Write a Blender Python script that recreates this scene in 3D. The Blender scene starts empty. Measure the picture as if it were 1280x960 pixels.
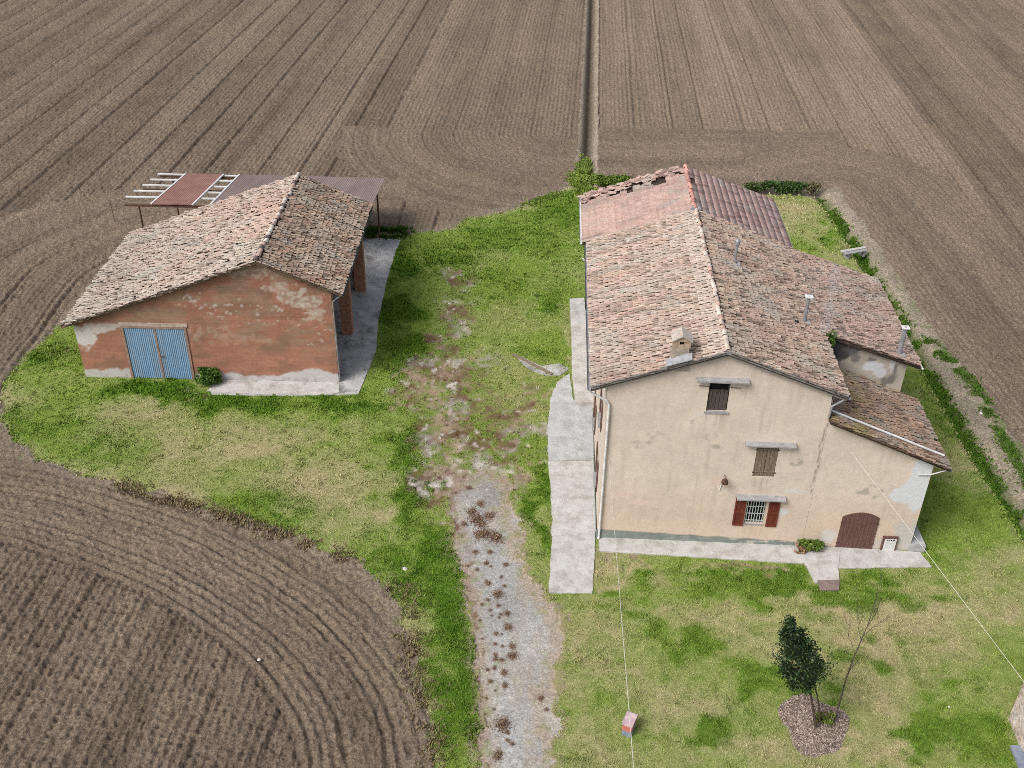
import bpy, bmesh, math, random
import numpy as np
from mathutils import Vector, Matrix

SC = bpy.context.scene
COL = SC.collection
rng = np.random.default_rng(7)
random.seed(7)
rad = math.radians

# ---------------------------------------------------------------- survey of the place
# The site was measured with one camera station; these turn a sighting into a metre position.
FOC, PITCH, ROLL, CAMH = 1327.19, rad(33.591), rad(0.947), 31.2
def ray(px, py):
    du, dv = px - 640, py - 480
    cr, sr = math.cos(ROLL), math.sin(ROLL)
    u = cr * du + sr * dv
    v = -sr * du + cr * dv
    c, s = math.cos(PITCH), math.sin(PITCH)
    return np.array([u, FOC * c - v * s, -FOC * s - v * c])
CAM = np.array([0, 0, CAMH])
def G(px, py, z=0.0):
    d = ray(px, py)
    return CAM + (z - CAMH) / d[2] * d
def Gxy(pts):
    return np.array([G(*p)[:2] for p in pts])

HX, HY, HYAW = 3.792, 34.94, rad(2.168)
BX, BY, BYAW = -22.617, 46.97, rad(0.978)
def local(X, Y, yaw, x, y):
    dx, dy = x - X, y - Y
    return dx * math.cos(yaw) - dy * math.sin(yaw), dx * math.sin(yaw) + dy * math.cos(yaw)
def world(X, Y, yaw, u, v):
    return X + u * math.cos(yaw) + v * math.sin(yaw), Y - u * math.sin(yaw) + v * math.cos(yaw)

# ---------------------------------------------------------------- noise
def _h(ix, iy, seed):
    h = (ix * 374761393 + iy * 668265263 + seed * 974126177) & 0xffffffff
    h = ((h ^ (h >> 13)) * 1274126177) & 0xffffffff
    h = h ^ (h >> 16)
    return (h & 0xffffff).astype(np.float32) / 16777215.0
def vnoise(x, y, seed=0):
    xf, yf = np.floor(x), np.floor(y)
    ix, iy = xf.astype(np.int64), yf.astype(np.int64)
    fx, fy = (x - xf).astype(np.float32), (y - yf).astype(np.float32)
    fx = fx * fx * (3 - 2 * fx); fy = fy * fy * (3 - 2 * fy)
    a = _h(ix, iy, seed); b = _h(ix + 1, iy, seed); c = _h(ix, iy + 1, seed); d = _h(ix + 1, iy + 1, seed)
    return (a + (b - a) * fx) + ((c + (d - c) * fx) - (a + (b - a) * fx)) * fy
def fbm(x, y, o=4, seed=0):
    x = np.asarray(x, float); y = np.asarray(y, float)
    t = 0; amp = 1; tot = 0
    for i in range(o):
        t = t + amp * vnoise(x * 2**i + 17.3 * i, y * 2**i - 9.1 * i, seed + 31 * i); tot += amp; amp *= .5
    return t / tot
def sstep(a, b, x):
    t = np.clip((x - a) / (b - a), 0, 1)
    return t * t * (3 - 2 * t)
def mixc(c, d, f):
    f = np.asarray(f)[..., None]
    return c * (1 - f) + np.asarray(d) * f
def poly_sd(x, y, poly):
    n = len(poly); dmin = np.full(x.shape, 1e18); ins = np.zeros(x.shape, bool)
    for i in range(n):
        ax, ay = poly[i]; bx, by = poly[(i + 1) % n]
        ex, ey = bx - ax, by - ay
        wx, wy = x - ax, y - ay
        t = np.clip((wx * ex + wy * ey) / (ex * ex + ey * ey + 1e-12), 0, 1)
        dmin = np.minimum(dmin, (wx - ex * t)**2 + (wy - ey * t)**2)
        c = ((ay > y) != (by > y)) & (x < (bx - ax) * (y - ay) / (by - ay + 1e-15) + ax)
        ins ^= c
    d = np.sqrt(dmin)
    return np.where(ins, -d, d)
def line_d(x, y, pts):
    dmin = np.full(x.shape, 1e18)
    for (ax, ay), (bx, by) in zip(pts[:-1], pts[1:]):
        ex, ey = bx - ax, by - ay
        wx, wy = x - ax, y - ay
        t = np.clip((wx * ex + wy * ey) / (ex * ex + ey * ey + 1e-12), 0, 1)
        dmin = np.minimum(dmin, (wx - ex * t)**2 + (wy - ey * t)**2)
    return np.sqrt(dmin)

# ---------------------------------------------------------------- materials
def newmat(name):
    m = bpy.data.materials.new(name); m.use_nodes = True
    nt = m.node_tree; b = nt.nodes['Principled BSDF']
    b.inputs['Specular IOR Level'].default_value = 0.25
    return m, nt, b
def N(nt, t, **kw):
    n = nt.nodes.new(t)
    for k, v in kw.items():
        if k in n.inputs: n.inputs[k].default_value = v
        else: setattr(n, k, v)
    return n
def ramp(nt, fac, stops):
    r = nt.nodes.new('ShaderNodeValToRGB')
    e = r.color_ramp.elements
    while len(e) < len(stops): e.new(.5)
    for el, (p, c) in zip(e, stops):
        el.position = p; el.color = c if len(c) == 4 else (*c, 1)
    nt.links.new(fac, r.inputs[0]); return r.outputs[0]
def mat_var(name, c1, c2, scale=3.0, rough=.9, detail=6, bump=.0, bscale=40., c3=None, stretch=(1, 1, 1), metal=0, s3=.8, spec=.25):
    """two or three tones of one surface mixed by noise in the object's own space"""
    m, nt, b = newmat(name); L = nt.links.new
    tc = N(nt, 'ShaderNodeTexCoord'); mp = N(nt, 'ShaderNodeMapping'); mp.inputs['Scale'].default_value = stretch
    L(tc.outputs['Object'], mp.inputs[0])
    n1 = N(nt, 'ShaderNodeTexNoise', Scale=scale, Detail=detail, Roughness=.65); L(mp.outputs[0], n1.inputs['Vector'])
    col = ramp(nt, n1.outputs[0], [(.34, c1), (.66, c2)])
    if c3:
        n2 = N(nt, 'ShaderNodeTexNoise', Scale=s3, Detail=8, Roughness=.7); L(mp.outputs[0], n2.inputs['Vector'])
        f = ramp(nt, n2.outputs[0], [(.48, (0, 0, 0)), (.64, (1, 1, 1))])
        mx = N(nt, 'ShaderNodeMix', data_type='RGBA'); L(f, mx.inputs[0]); L(col, mx.inputs[6]); mx.inputs[7].default_value = (*c3, 1)
        col = mx.outputs[2]
    L(col, b.inputs['Base Color'])
    b.inputs['Roughness'].default_value = rough; b.inputs['Metallic'].default_value = metal
    b.inputs['Specular IOR Level'].default_value = spec
    if bump:
        n3 = N(nt, 'ShaderNodeTexNoise', Scale=bscale, Detail=5); L(mp.outputs[0], n3.inputs['Vector'])
        bp = N(nt, 'ShaderNodeBump', Strength=bump, Distance=.05); L(n3.outputs[0], bp.inputs['Height']); L(bp.outputs[0], b.inputs['Normal'])
    return m
def mat_attr(name, scale=14., amt=.35, rough=.95, bump=.4, bscale=30., dist=.04, detail=6, fine=None):
    """colour stored on the surface (paint, stains, soil kinds) broken up by fine noise"""
    m, nt, b = newmat(name); L = nt.links.new
    at = N(nt, 'ShaderNodeAttribute', attribute_name='Col')
    tc = N(nt, 'ShaderNodeTexCoord')
    n1 = N(nt, 'ShaderNodeTexNoise', Scale=scale, Detail=detail, Roughness=.7); L(tc.outputs['Object'], n1.inputs['Vector'])
    f = ramp(nt, n1.outputs[0], [(.25, (1 - amt,) * 3), (.75, (1 + amt,) * 3)])
    mx = N(nt, 'ShaderNodeMix', data_type='RGBA', blend_type='MULTIPLY'); mx.inputs[0].default_value = 1
    L(at.outputs['Color'], mx.inputs[6]); L(f, mx.inputs[7])
    out = mx.outputs[2]
    if fine:
        n2 = N(nt, 'ShaderNodeTexVoronoi', Scale=fine[0]); L(tc.outputs['Object'], n2.inputs['Vector'])
        hs = N(nt, 'ShaderNodeSeparateColor'); L(n2.outputs['Color'], hs.inputs[0])
        f2 = ramp(nt, hs.outputs[0], [(0, (1 - fine[1],) * 3), (1, (1 + fine[1],) * 3)])
        m2 = N(nt, 'ShaderNodeMix', data_type='RGBA', blend_type='MULTIPLY'); m2.inputs[0].default_value = 1
        L(out, m2.inputs[6]); L(f2, m2.inputs[7]); out = m2.outputs[2]
    L(out, b.inputs['Base Color']); b.inputs['Roughness'].default_value = rough
    b.inputs['Specular IOR Level'].default_value = .1
    if bump:
        n3 = N(nt, 'ShaderNodeTexNoise', Scale=bscale, Detail=5, Roughness=.7); L(tc.outputs['Object'], n3.inputs['Vector'])
        bp = N(nt, 'ShaderNodeBump', Strength=bump, Distance=dist); L(n3.outputs[0], bp.inputs['Height']); L(bp.outputs[0], b.inputs['Normal'])
    return m
def mat_brick(name, c1, c2, mortar, scale=1.0):
    m, nt, b = newmat(name); L = nt.links.new
    tc = N(nt, 'ShaderNodeTexCoord'); mp = N(nt, 'ShaderNodeMapping'); mp.inputs['Rotation'].default_value = (rad(90), 0, rad(12))
    L(tc.outputs['Object'], mp.inputs[0])
    br = N(nt, 'ShaderNodeTexBrick', Scale=scale); br.inputs['Brick Width'].default_value = .27; br.inputs['Row Height'].default_value = .075
    br.inputs['Mortar Size'].default_value = .008
    br.inputs['Color1'].default_value = (*c1, 1); br.inputs['Color2'].default_value = (*c2, 1); br.inputs['Mortar'].default_value = (*mortar, 1)
    L(mp.outputs[0], br.inputs['Vector'])
    n1 = N(nt, 'ShaderNodeTexNoise', Scale=6., Detail=6); L(tc.outputs['Object'], n1.inputs['Vector'])
    f = ramp(nt, n1.outputs[0], [(.3, (.65,) * 3), (.7, (1.2,) * 3)])
    mx = N(nt, 'ShaderNodeMix', data_type='RGBA', blend_type='MULTIPLY'); mx.inputs[0].default_value = 1
    L(br.outputs[0], mx.inputs[6]); L(f, mx.inputs[7]); L(mx.outputs[2], b.inputs['Base Color'])
    b.inputs['Roughness'].default_value = .95
    return m

M = {}
M['soil'] = mat_attr('soil', 9., .42, 1., 1., 22., .07, 8, fine=(13., .30))
M['lawn'] = mat_attr('lawn', 16., .30, 1., .6, 40., .04, 8, fine=(22., .18))
M['gravel'] = mat_attr('gravel', 5., .26, .95, .6, 60., .03, 8, fine=(20., .24))
M['blade'] = mat_attr('grass_blade', 3., .2, .9, 0)
M['plaster'] = mat_attr('plaster', 5., .10, .92, .25, 18., .03)
M['tile'] = mat_attr('clay_tile', 13., .38, .95, .35, 40., .03, fine=(9., .12))
def add_cracks(m, scale=.34, wd=.006, c=(.26, .25, .23)):
    nt = m.node_tree; b = nt.nodes['Principled BSDF']; L = nt.links.new
    src = b.inputs['Base Color'].links[0].from_socket
    tc = N(nt, 'ShaderNodeTexCoord'); nz = N(nt, 'ShaderNodeTexNoise', Scale=2.2, Detail=6)
    L(tc.outputs['Object'], nz.inputs['Vector'])
    ad = N(nt, 'ShaderNodeMix', data_type='RGBA', blend_type='LINEAR_LIGHT'); ad.inputs[0].default_value = .22
    L(tc.outputs['Object'], ad.inputs[6]); L(nz.outputs['Color'], ad.inputs[7])
    vo = N(nt, 'ShaderNodeTexVoronoi', Scale=scale, feature='DISTANCE_TO_EDGE'); L(ad.outputs[2], vo.inputs['Vector'])
    f = ramp(nt, vo.outputs['Distance'], [(wd * .4, (.4,) * 3), (wd, (0, 0, 0))])
    mx = N(nt, 'ShaderNodeMix', data_type='RGBA'); L(f, mx.inputs[0]); L(src, mx.inputs[6]); mx.inputs[7].default_value = (*c, 1)
    L(mx.outputs[2], b.inputs['Base Color']); return m
M['concrete'] = mat_var('concrete', (.43, .42, .405), (.53, .525, .51), 2.3, .95, 9, .35, 30., c3=(.35, .33, .30), s3=1.4)
M['concrete_grey'] = mat_var('grey_concrete', (.38, .39, .395), (.50, .505, .51), 2.2, .95, 10, .4, 30., c3=(.33, .325, .32), s3=1.3)
M['concrete_old'] = mat_var('stained_concrete', (.35, .35, .35), (.50, .50, .495), 1.6, .95, 10, .4, 30., c3=(.17, .165, .16), s3=.9)
for k in ('concrete', 'concrete_grey', 'concrete_old'): add_cracks(M[k])
M['lintel'] = mat_var('cement_lintel', (.25, .25, .26), (.36, .36, .37), 5., .95, 6, .3)
M['verge'] = mat_var('weathered_cement', (.20, .20, .20), (.34, .33, .31), 3., .95, 6, .3)
M['wood_grey'] = mat_var('weathered_wood', (.13, .10, .07), (.30, .24, .175), 6., .9, 8, .5, 30., stretch=(9, 9, .6))
M['wood_dark'] = mat_var('dark_wood', (.045, .038, .034), (.13, .11, .10), 6., .9, 8, .4, 30., stretch=(7, 7, .6))
M['wood_door'] = mat_var('brown_door_wood', (.085, .042, .036), (.20, .115, .095), 6., .85, 8, .4, 30., stretch=(10, 10, .5))
M['shutter'] = mat_var('red_brown_paint', (.13, .030, .018), (.19, .05, .03), 6., .6, 6, .2, stretch=(2, 2, 1))
M['white_metal'] = mat_var('white_painted_metal', (.55, .56, .57), (.72, .72, .72), 3., .5, 5)
M['grey_metal'] = mat_var('galvanised_metal', (.22, .23, .25), (.38, .39, .41), 5., .55, 5, metal=.3)
M['green_metal'] = mat_var('old_gutter_metal', (.05, .07, .06), (.16, .17, .15), 4., .6, 6)
M['rust'] = mat_var('rusty_metal', (.06, .032, .022), (.13, .07, .05), 5., .8, 6)
M['rust_sheet'] = mat_var('red_brown_sheet', (.25, .125, .10), (.33, .18, .15), 1.2, .75, 6, .1)
M['grey_sheet'] = mat_var('grey_brown_sheet', (.19, .138, .128), (.27, .208, .195), .9, .7, 6, .1, stretch=(1, .2, 1))
M['dark'] = mat_var('dark_interior', (.008, .008, .009), (.018, .018, .02), 3., .9)
M['bars'] = mat_var('pale_green_bars', (.40, .46, .43), (.52, .57, .54), 5., .6)
M['blue_door'] = mat_var('faded_blue_sheet', (.19, .335, .51), (.27, .42, .58), 2.5, .55, 7, 0, c3=(.26, .33, .42), stretch=(2.5, 2.5, .35), s3=1.2)
M['old_frame'] = mat_var('rusted_frame', (.22, .13, .10), (.36, .25, .20), 4., .8, 6)
M['brick'] = mat_brick('red_brick', (.40, .18, .11), (.33, .16, .11), (.30, .22, .17))
M['deck'] = mat_var('roof_deck', (.07, .05, .04), (.14, .10, .08), 4., .95)
M['bark'] = mat_var('bark', (.05, .038, .03), (.12, .095, .075), 14., .95, 6, .5)
M['twig'] = mat_var('pale_bark', (.14, .10, .075), (.25, .19, .14), 10., .95, 6, .3)
M['wire'] = mat_var('pale_cable', (.60, .57, .50), (.70, .67, .60), 2., .7)
M['pink_box'] = mat_var('faded_pink_paint', (.42, .29, .30), (.62, .50, .50), 7., .8, 8, c3=(.30, .22, .36), s3=3)
M['red_paint'] = mat_var('faded_red_paint', (.50, .13, .11), (.58, .22, .19), 6., .7)
M['blue_grey'] = mat_var('blue_grey_base', (.16, .20, .27), (.26, .30, .36), 5., .9)
M['stone'] = mat_var('white_stone', (.50, .49, .47), (.66, .65, .62), 5., .9, 6, .4)
M['drain'] = mat_var('brown_stone', (.17, .125, .115), (.26, .20, .185), 5., .95, 6, .4)
M['rubble'] = mat_attr('rubble_wall', 5., .35, .95, .7, 9., .06, 7, fine=(7., .2))
def leafmat(name):
    m = mat_attr(name, 6., .15, .55, 0)
    m.node_tree.nodes['Principled BSDF'].inputs['Specular IOR Level'].default_value = .3
    return m
M['leaf'] = leafmat('leaf')
M['mulch'] = mat_attr('wood_chips', 20., .3, 1., .5)

# ---------------------------------------------------------------- object helpers
def tag(o, label=None, cat=None, group=None, kind=None):
    if label: o['label'] = label
    if cat: o['category'] = cat
    if group: o['group'] = group
    if kind: o['kind'] = kind
    return o
def empty(name, loc, yaw=0.0):
    o = bpy.data.objects.new(name, None); COL.objects.link(o)
    o.location = loc; o.rotation_euler = (0, 0, -yaw); o.empty_display_size = .3
    return o
def link(name, me, mats, parent=None, loc=(0, 0, 0)):
    for m in (mats if isinstance(mats, (list, tuple)) else [mats]): me.materials.append(m)
    o = bpy.data.objects.new(name, me); COL.objects.link(o); o.location = loc
    if parent is not None: o.parent = parent
    return o
def np_obj(name, V, F, mats, parent=None, C=None, smooth=False, loc=(0, 0, 0), mi=None):
    V = np.ascontiguousarray(V, np.float32); F = np.ascontiguousarray(F, np.int32)
    me = bpy.data.meshes.new(name); k = F.shape[1]
    me.vertices.add(len(V)); me.vertices.foreach_set('co', V.ravel())
    me.loops.add(F.size); me.loops.foreach_set('vertex_index', F.ravel())
    me.polygons.add(len(F)); me.polygons.foreach_set('loop_start', np.arange(0, F.size, k, dtype=np.int32))
    me.polygons.foreach_set('loop_total', np.full(len(F), k, np.int32))
    if smooth: me.polygons.foreach_set('use_smooth', np.ones(len(F), bool))
    if mi is not None: me.polygons.foreach_set('material_index', np.ascontiguousarray(mi, np.int32))
    me.update(calc_edges=True)
    if C is not None:
        a = me.color_attributes.new('Col', 'FLOAT_COLOR', 'POINT')
        c4 = np.ones((len(V), 4), np.float32); c4[:, :3] = C
        a.data.foreach_set('color', c4.ravel())
    return link(name, me, mats, parent, loc)
class MB:
    def __init__(s): s.v = []; s.f = []; s.m = []; s.c = []
    def add(s, V, F, m=0, c=(1, 1, 1)):
        b = len(s.v); s.v += [tuple(map(float, p)) for p in V]; s.f += [[b + i for i in f] for f in F]; s.m += [m] * len(F); s.c += [c] * len(V); return s
    def box(s, a, b, m=0, c=(1, 1, 1)):
        (x0, y0, z0), (x1, y1, z1) = a, b
        return s.add([(x0, y0, z0), (x1, y0, z0), (x1, y1, z0), (x0, y1, z0), (x0, y0, z1), (x1, y0, z1), (x1, y1, z1), (x0, y1, z1)],
                     [(0, 3, 2, 1), (4, 5, 6, 7), (0, 1, 5, 4), (1, 2, 6, 5), (2, 3, 7, 6), (3, 0, 4, 7)], m, c)
    def bar(s, p, q, w, h, m=0, up=(0, 0, 1), c=(1, 1, 1)):
        p, q = Vector(p), Vector(q); d = (q - p).normalized(); a = d.cross(Vector(up))
        if a.length < 1e-4: a = d.cross(Vector((1, 0, 0)))
        a.normalize(); b = a.cross(d).normalized()
        V = []
        for e in (p, q):
            for i, j in ((-1, -1), (1, -1), (1, 1), (-1, 1)): V.append(e + a * (i * w / 2) + b * (j * h / 2))
        return s.add(V, [(3, 2, 1, 0), (4, 5, 6, 7), (0, 1, 5, 4), (1, 2, 6, 5), (2, 3, 7, 6), (3, 0, 4, 7)], m, c)
    def tube(s, pts, r, n=8, m=0, caps=True, c=(1, 1, 1)):
        pts = [Vector(p) for p in pts]; R = r if isinstance(r, (list, tuple)) else [r] * len(pts)
        V = []; F = []; prev = None
        for i, p in enumerate(pts):
            d = (pts[min(i + 1, len(pts) - 1)] - pts[max(i - 1, 0)]).normalized()
            a = prev - d * prev.dot(d) if prev is not None else d.orthogonal()
            a.normalize(); prev = a; b = d.cross(a)
            for k in range(n):
                t = 2 * math.pi * k / n; V.append(p + (a * math.cos(t) + b * math.sin(t)) * R[i])
        for i in range(len(pts) - 1):
            for k in range(n):
                F.append((i * n + k, i * n + (k + 1) % n, (i + 1) * n + (k + 1) % n, (i + 1) * n + k))
        if caps: F += [tuple(reversed(range(n))), tuple(range((len(pts) - 1) * n, len(pts) * n))]
        return s.add(V, F, m, c)
    def prism(s, poly, z0, z1, m=0, c=(1, 1, 1)):
        n = len(poly)
        V = [(x, y, z0) for x, y in poly] + [(x, y, z1) for x, y in poly]
        return s.add(V, [tuple(reversed(range(n))), tuple(range(n, 2 * n))] + [(i, (i + 1) % n, n + (i + 1) % n, n + i) for i in range(n)], m, c)
    def slab(s, top, d, m=0, c=(1, 1, 1)):
        """closed plate: polygon 'top' (3D) pushed by vector d"""
        n = len(top); V = [Vector(p) for p in top] + [Vector(p) + Vector(d) for p in top]
        return s.add(V, [tuple(range(n)), tuple(reversed(range(n, 2 * n)))] + [(i, n + i, n + (i + 1) % n, (i + 1) % n) for i in range(n)], m, c)
    def build(s, name, mats, parent=None, loc=(0, 0, 0), col=False, smooth=False):
        me = bpy.data.meshes.new(name); me.from_pydata(s.v, [], s.f)
        for p, mi in zip(me.polygons, s.m): p.material_index = mi; p.use_smooth = smooth
        bm = bmesh.new(); bm.from_mesh(me); bmesh.ops.recalc_face_normals(bm, faces=bm.faces); bm.to_mesh(me); bm.free()
        if col:
            a = me.color_attributes.new('Col', 'FLOAT_COLOR', 'POINT')
            a.data.foreach_set('color', np.hstack([np.array(s.c, np.float32), np.ones((len(s.c), 1), np.float32)]).ravel())
        return link(name, me, mats, parent, loc)

# ================================================================= GROUND
YARD = Gxy([(724, 226), (700, 242), (640, 262), (590, 273), (555, 288), (510, 294), (482, 297)])
YARD = np.vstack([YARD, [world(BX, BY, BYAW, 13.3, 16.9), world(BX, BY, BYAW, 12.6, 10.9), world(BX, BY, BYAW, -.6, 10.7)],
    Gxy([(98, 392), (60, 420), (30, 450), (8, 480), (1, 510), (12, 540), (45, 572), (110, 596), (200, 614), (300, 645), (380, 672), (440, 696), (478, 725), (503, 762), (515, 800),
         (526, 850), (540, 910), (549, 960), (565, 1080), (575, 1250), (1600, 1250), (1420, 860), (1280, 668), (1210, 560), (1160, 470), (1120, 395), (1060, 300), (1030, 254), (1016, 246),
         (940, 243), (880, 244), (800, 241), (770, 237), (745, 237)])])
BANKLINE = Gxy([(1045, 234), (1100, 308), (1150, 388), (1200, 455), (1240, 510), (1280, 560), (1400, 722), (1600, 1000)])
YRIGHT = Gxy([(1016, 246), (1030, 254), (1060, 300), (1120, 395), (1160, 470), (1210, 560), (1280, 668), (1420, 860)])
BANK = np.vstack([BANKLINE, YRIGHT[::-1]])
DITCH = Gxy([(733, 232), (736, 150), (740.5, 0)])
DITCH = np.vstack([DITCH, DITCH[-1] + (DITCH[-1] - DITCH[-2]) / np.linalg.norm(DITCH[-1] - DITCH[-2]) * 60])
REARDITCH = Gxy([(740, 234), (880, 236), (1018, 240)])
SIDEDITCH = Gxy([(1030, 247), (1064, 298), (1124, 392), (1165, 467), (1217, 557), (1288, 664), (1430, 860)])
DRIVE = Gxy([(556, 586), (566, 640), (568, 690), (584, 740), (594, 800), (600, 870), (599, 960), (598, 1250), (700, 1250), (692, 960), (690, 850), (706, 800), (700, 770), (668, 730),
             (650, 680), (640, 630), (630, 600), (590, 590)])
d1 = ray(768, -401)[:2]; d1 = d1 / np.linalg.norm(d1)
d2 = ray(752, -401)[:2]; d2 = d2 / np.linalg.norm(d2)
g0, g1 = Gxy([(46, 960), (168, 734)]); d3 = (g1 - g0) / np.linalg.norm(g1 - g0)
TURN = G(690, 168)[:2]

def spline(pts, k=8):
    P = np.array(pts); P = np.vstack([2 * P[0] - P[1], P, 2 * P[-1] - P[-2]]); out = []
    for i in range(1, len(P) - 2):
        for t in np.linspace(0, 1, k, endpoint=False):
            a, b, c, d = P[i - 1:i + 3]; out.append(.5 * ((2 * b) + (c - a) * t + (2 * a - 5 * b + 4 * c - d) * t * t + (3 * b - a - 3 * c + d) * t**3))
    out.append(P[-2]); return np.array(out)
LOWC = spline(Gxy([(-260, 652), (-120, 655), (0, 675), (74, 697), (153, 727), (232, 771), (306, 828), (359, 902), (372, 960), (372, 1040), (355, 1150)]), 5)
LOWPOLY = np.vstack([LOWC, [(-20, 5), (-70, 5), (-70, LOWC[0][1])]])
BACKC = spline(Gxy([(-130, 640), (-60, 520), (-20, 455), (12, 417), (45, 370), (85, 330), (160, 296), (260, 262), (400, 243), (520, 250)]), 4)
def blobs(x, y, lst, ang=0):
    """sum of soft patches: sighting, radii in metres"""
    f = np.zeros(x.shape)
    for px, py, rx, ry, w in lst:
        c = G(px, py)
        f = np.maximum(f, w * np.exp(-(((x - c[0]) / rx)**2 + ((y - c[1]) / ry)**2)))
    return f
LUSH = [(492, 330, 1.6, 4, .9), (500, 390, 1.5, 3, 1), (508, 440, 1.4, 2.5, .9), (505, 560, 1.1, 2.5, .8), (522, 620, 1.1, 2.5, 1), (545, 690, 1.2, 2.4, 1), (562, 760, 1.2, 2.2, 1), (575, 830, 1.1, 2.2, .8), (582, 910, 1, 2, .7),
        (300, 503, 3.5, 1.1, .95), (420, 506, 3, 1, .95), (180, 487, 2.5, 1, .9), (75, 445, 1.5, 2, .6), (250, 495, 3, 1, .9), (40, 540, 3, 2, .5), (130, 560, 3, 2, .4), (330, 640, 4, 2, .5),
        (870, 735, 2.6, .9, .7), (960, 735, 2.3, 1.0, 1), (1090, 740, 2.2, .9, .9), (1050, 760, 1.5, .8, .6), (800, 770, 1.5, .8, .5), (850, 800, 1.6, .8, .7), (770, 740, 1, .6, .5), (900, 910, 1.0, .8, 1), (1060, 815, 1.6, .7, .7),
        (1190, 920, 1.8, 1.3, .9), (1180, 850, 1.2, .8, .5), (680, 600, .5, 2.5, .8), (676, 650, .5, 2, .9), (1160, 520, .9, 3, .5), (1130, 810, 1, .6, .5), (960, 850, 1.2, .9, .8), (1040, 855, 1, .8, .6),
        (640, 300, 5, 4, .55), (700, 260, 3, 5, .6), (560, 320, 3, 4, .5), (690, 380, 1.4, 2, .6), (680, 440, 1.5, 1.5, .5), (620, 350, 4, 4, .45), (1040, 290, 1.5, 3, .5), (1180, 690, 1.5, 1.5, .4), (1220, 640, 1.5, 3, .5),
        (470, 700, 1.5, 1.5, .6), (500, 740, 1, 2, .6), (560, 900, .7, 3, .6), (1130, 590, 1, 2, .3)]
DRY = [(300, 560, 4.5, 1.8, .8), (430, 610, 3, 2, .7), (160, 520, 3, 1.6, .6), (390, 540, 3, 1.2, .6), (440, 640, 2, 1.5, .8), (720, 705, 1.2, .8, .9), (790, 720, 1.6, .5, .9), (900, 720, 1.5, .4, .7), (900, 765, 3, .7, .8), (1110, 790, 2.4, 1.2, .9), (1140, 770, 2, 1, .8),
       (1240, 760, 1.5, 1, .6), (1000, 270, 2.5, 3.5, .8), (1020, 300, 1, 3, .6), (990, 820, .8, .6, .5), (950, 930, 1.5, .7, .8), (740, 900, 1.4, 2, .6), (850, 880, 1.8, 1, .6), (1100, 870, 1.5, 1, .6), (1100, 940, 1.5, .7, .8), (830, 960, 2, 1, .5),
       (720, 820, .8, 1.5, .8), (1200, 800, 1.5, 1, .6), (1150, 520, .6, 4, .5), (720, 430, .7, 2.5, .9), (1190, 590, .7, 1.5, .5), (560, 640, 1, 2.5, .4), (270, 600, 4, 1.3, .5), (630, 320, 1.5, 1.5, .4), (1230, 700, 1.6, 1, .6), (800, 850, 1, .6, .5)]
DIRT = [(600, 560, 3.0, 3.0, .8), (560, 470, 2.4, 3.5, .75), (570, 400, 1.6, 3.5, .6), (610, 460, 1.6, 3, .5), (620, 520, 2.2, 2.6, .7), (540, 590, 1.6, 1.2, .8), (575, 545, 2.6, 1.8, .7), (545, 440, 1.2, 1.6, .8), (660, 520, 1.0, 1.2, .55), (560, 610, 1.3, 1.6, .9), (600, 610, 2.0, 1.2, .9), (555, 500, 2.2, 2.6, .75), (640, 590, 1.0, 1.6, .8), (510, 470, .9, 2.0, .8), (540, 470, 1.5, 2.6, .95), (520, 500, 1.2, 2, .8), (550, 540, 2.0, 2.2, .95), (530, 590, 1.1, 1.6, .75), (590, 560, 1.8, 1.6, .85), (640, 540, 1.6, 1.6, .8), (600, 500, 1.5, 2, .5), (575, 350, 1.1, 2, .75), (560, 400, 1, 2, .5),
        (620, 600, 1.2, 1.2, .9), (660, 490, 1.4, 1, .5), (470, 800, .2, .2, 0), (548, 432, 1.0, 1.6, .8), (930, 712, 1.1, .35, .95), (770, 700, 1, .4, .7), (250, 492, .8, .4, .8), (90, 440, .5, 1, .6), (680, 360, .8, 2, .35), (1010, 905, 1.3, 1.2, .5)]
WHITE = [(560, 600, 1.5, 1.0, .75), (610, 585, 1.2, .9, .6), (555, 560, .8, 1.2, .55), (645, 560, 1.0, .8, .5), (546, 482, .9, .7, .95), (585, 601, 1.1, .5, 1), (528, 607, .7, .8, .9), (545, 520, .5, .8, .6), (668, 545, .4, .9, .9), (560, 340, .3, .3, .9), (562, 378, .5, .4, .7), (690, 390, .5, 1.2, .45), (700, 350, .6, 1.5, .35), (620, 560, 1.2, .8, .4), (570, 585, .8, .6, .7), (600, 635, .5, .5, .4)]

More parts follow.
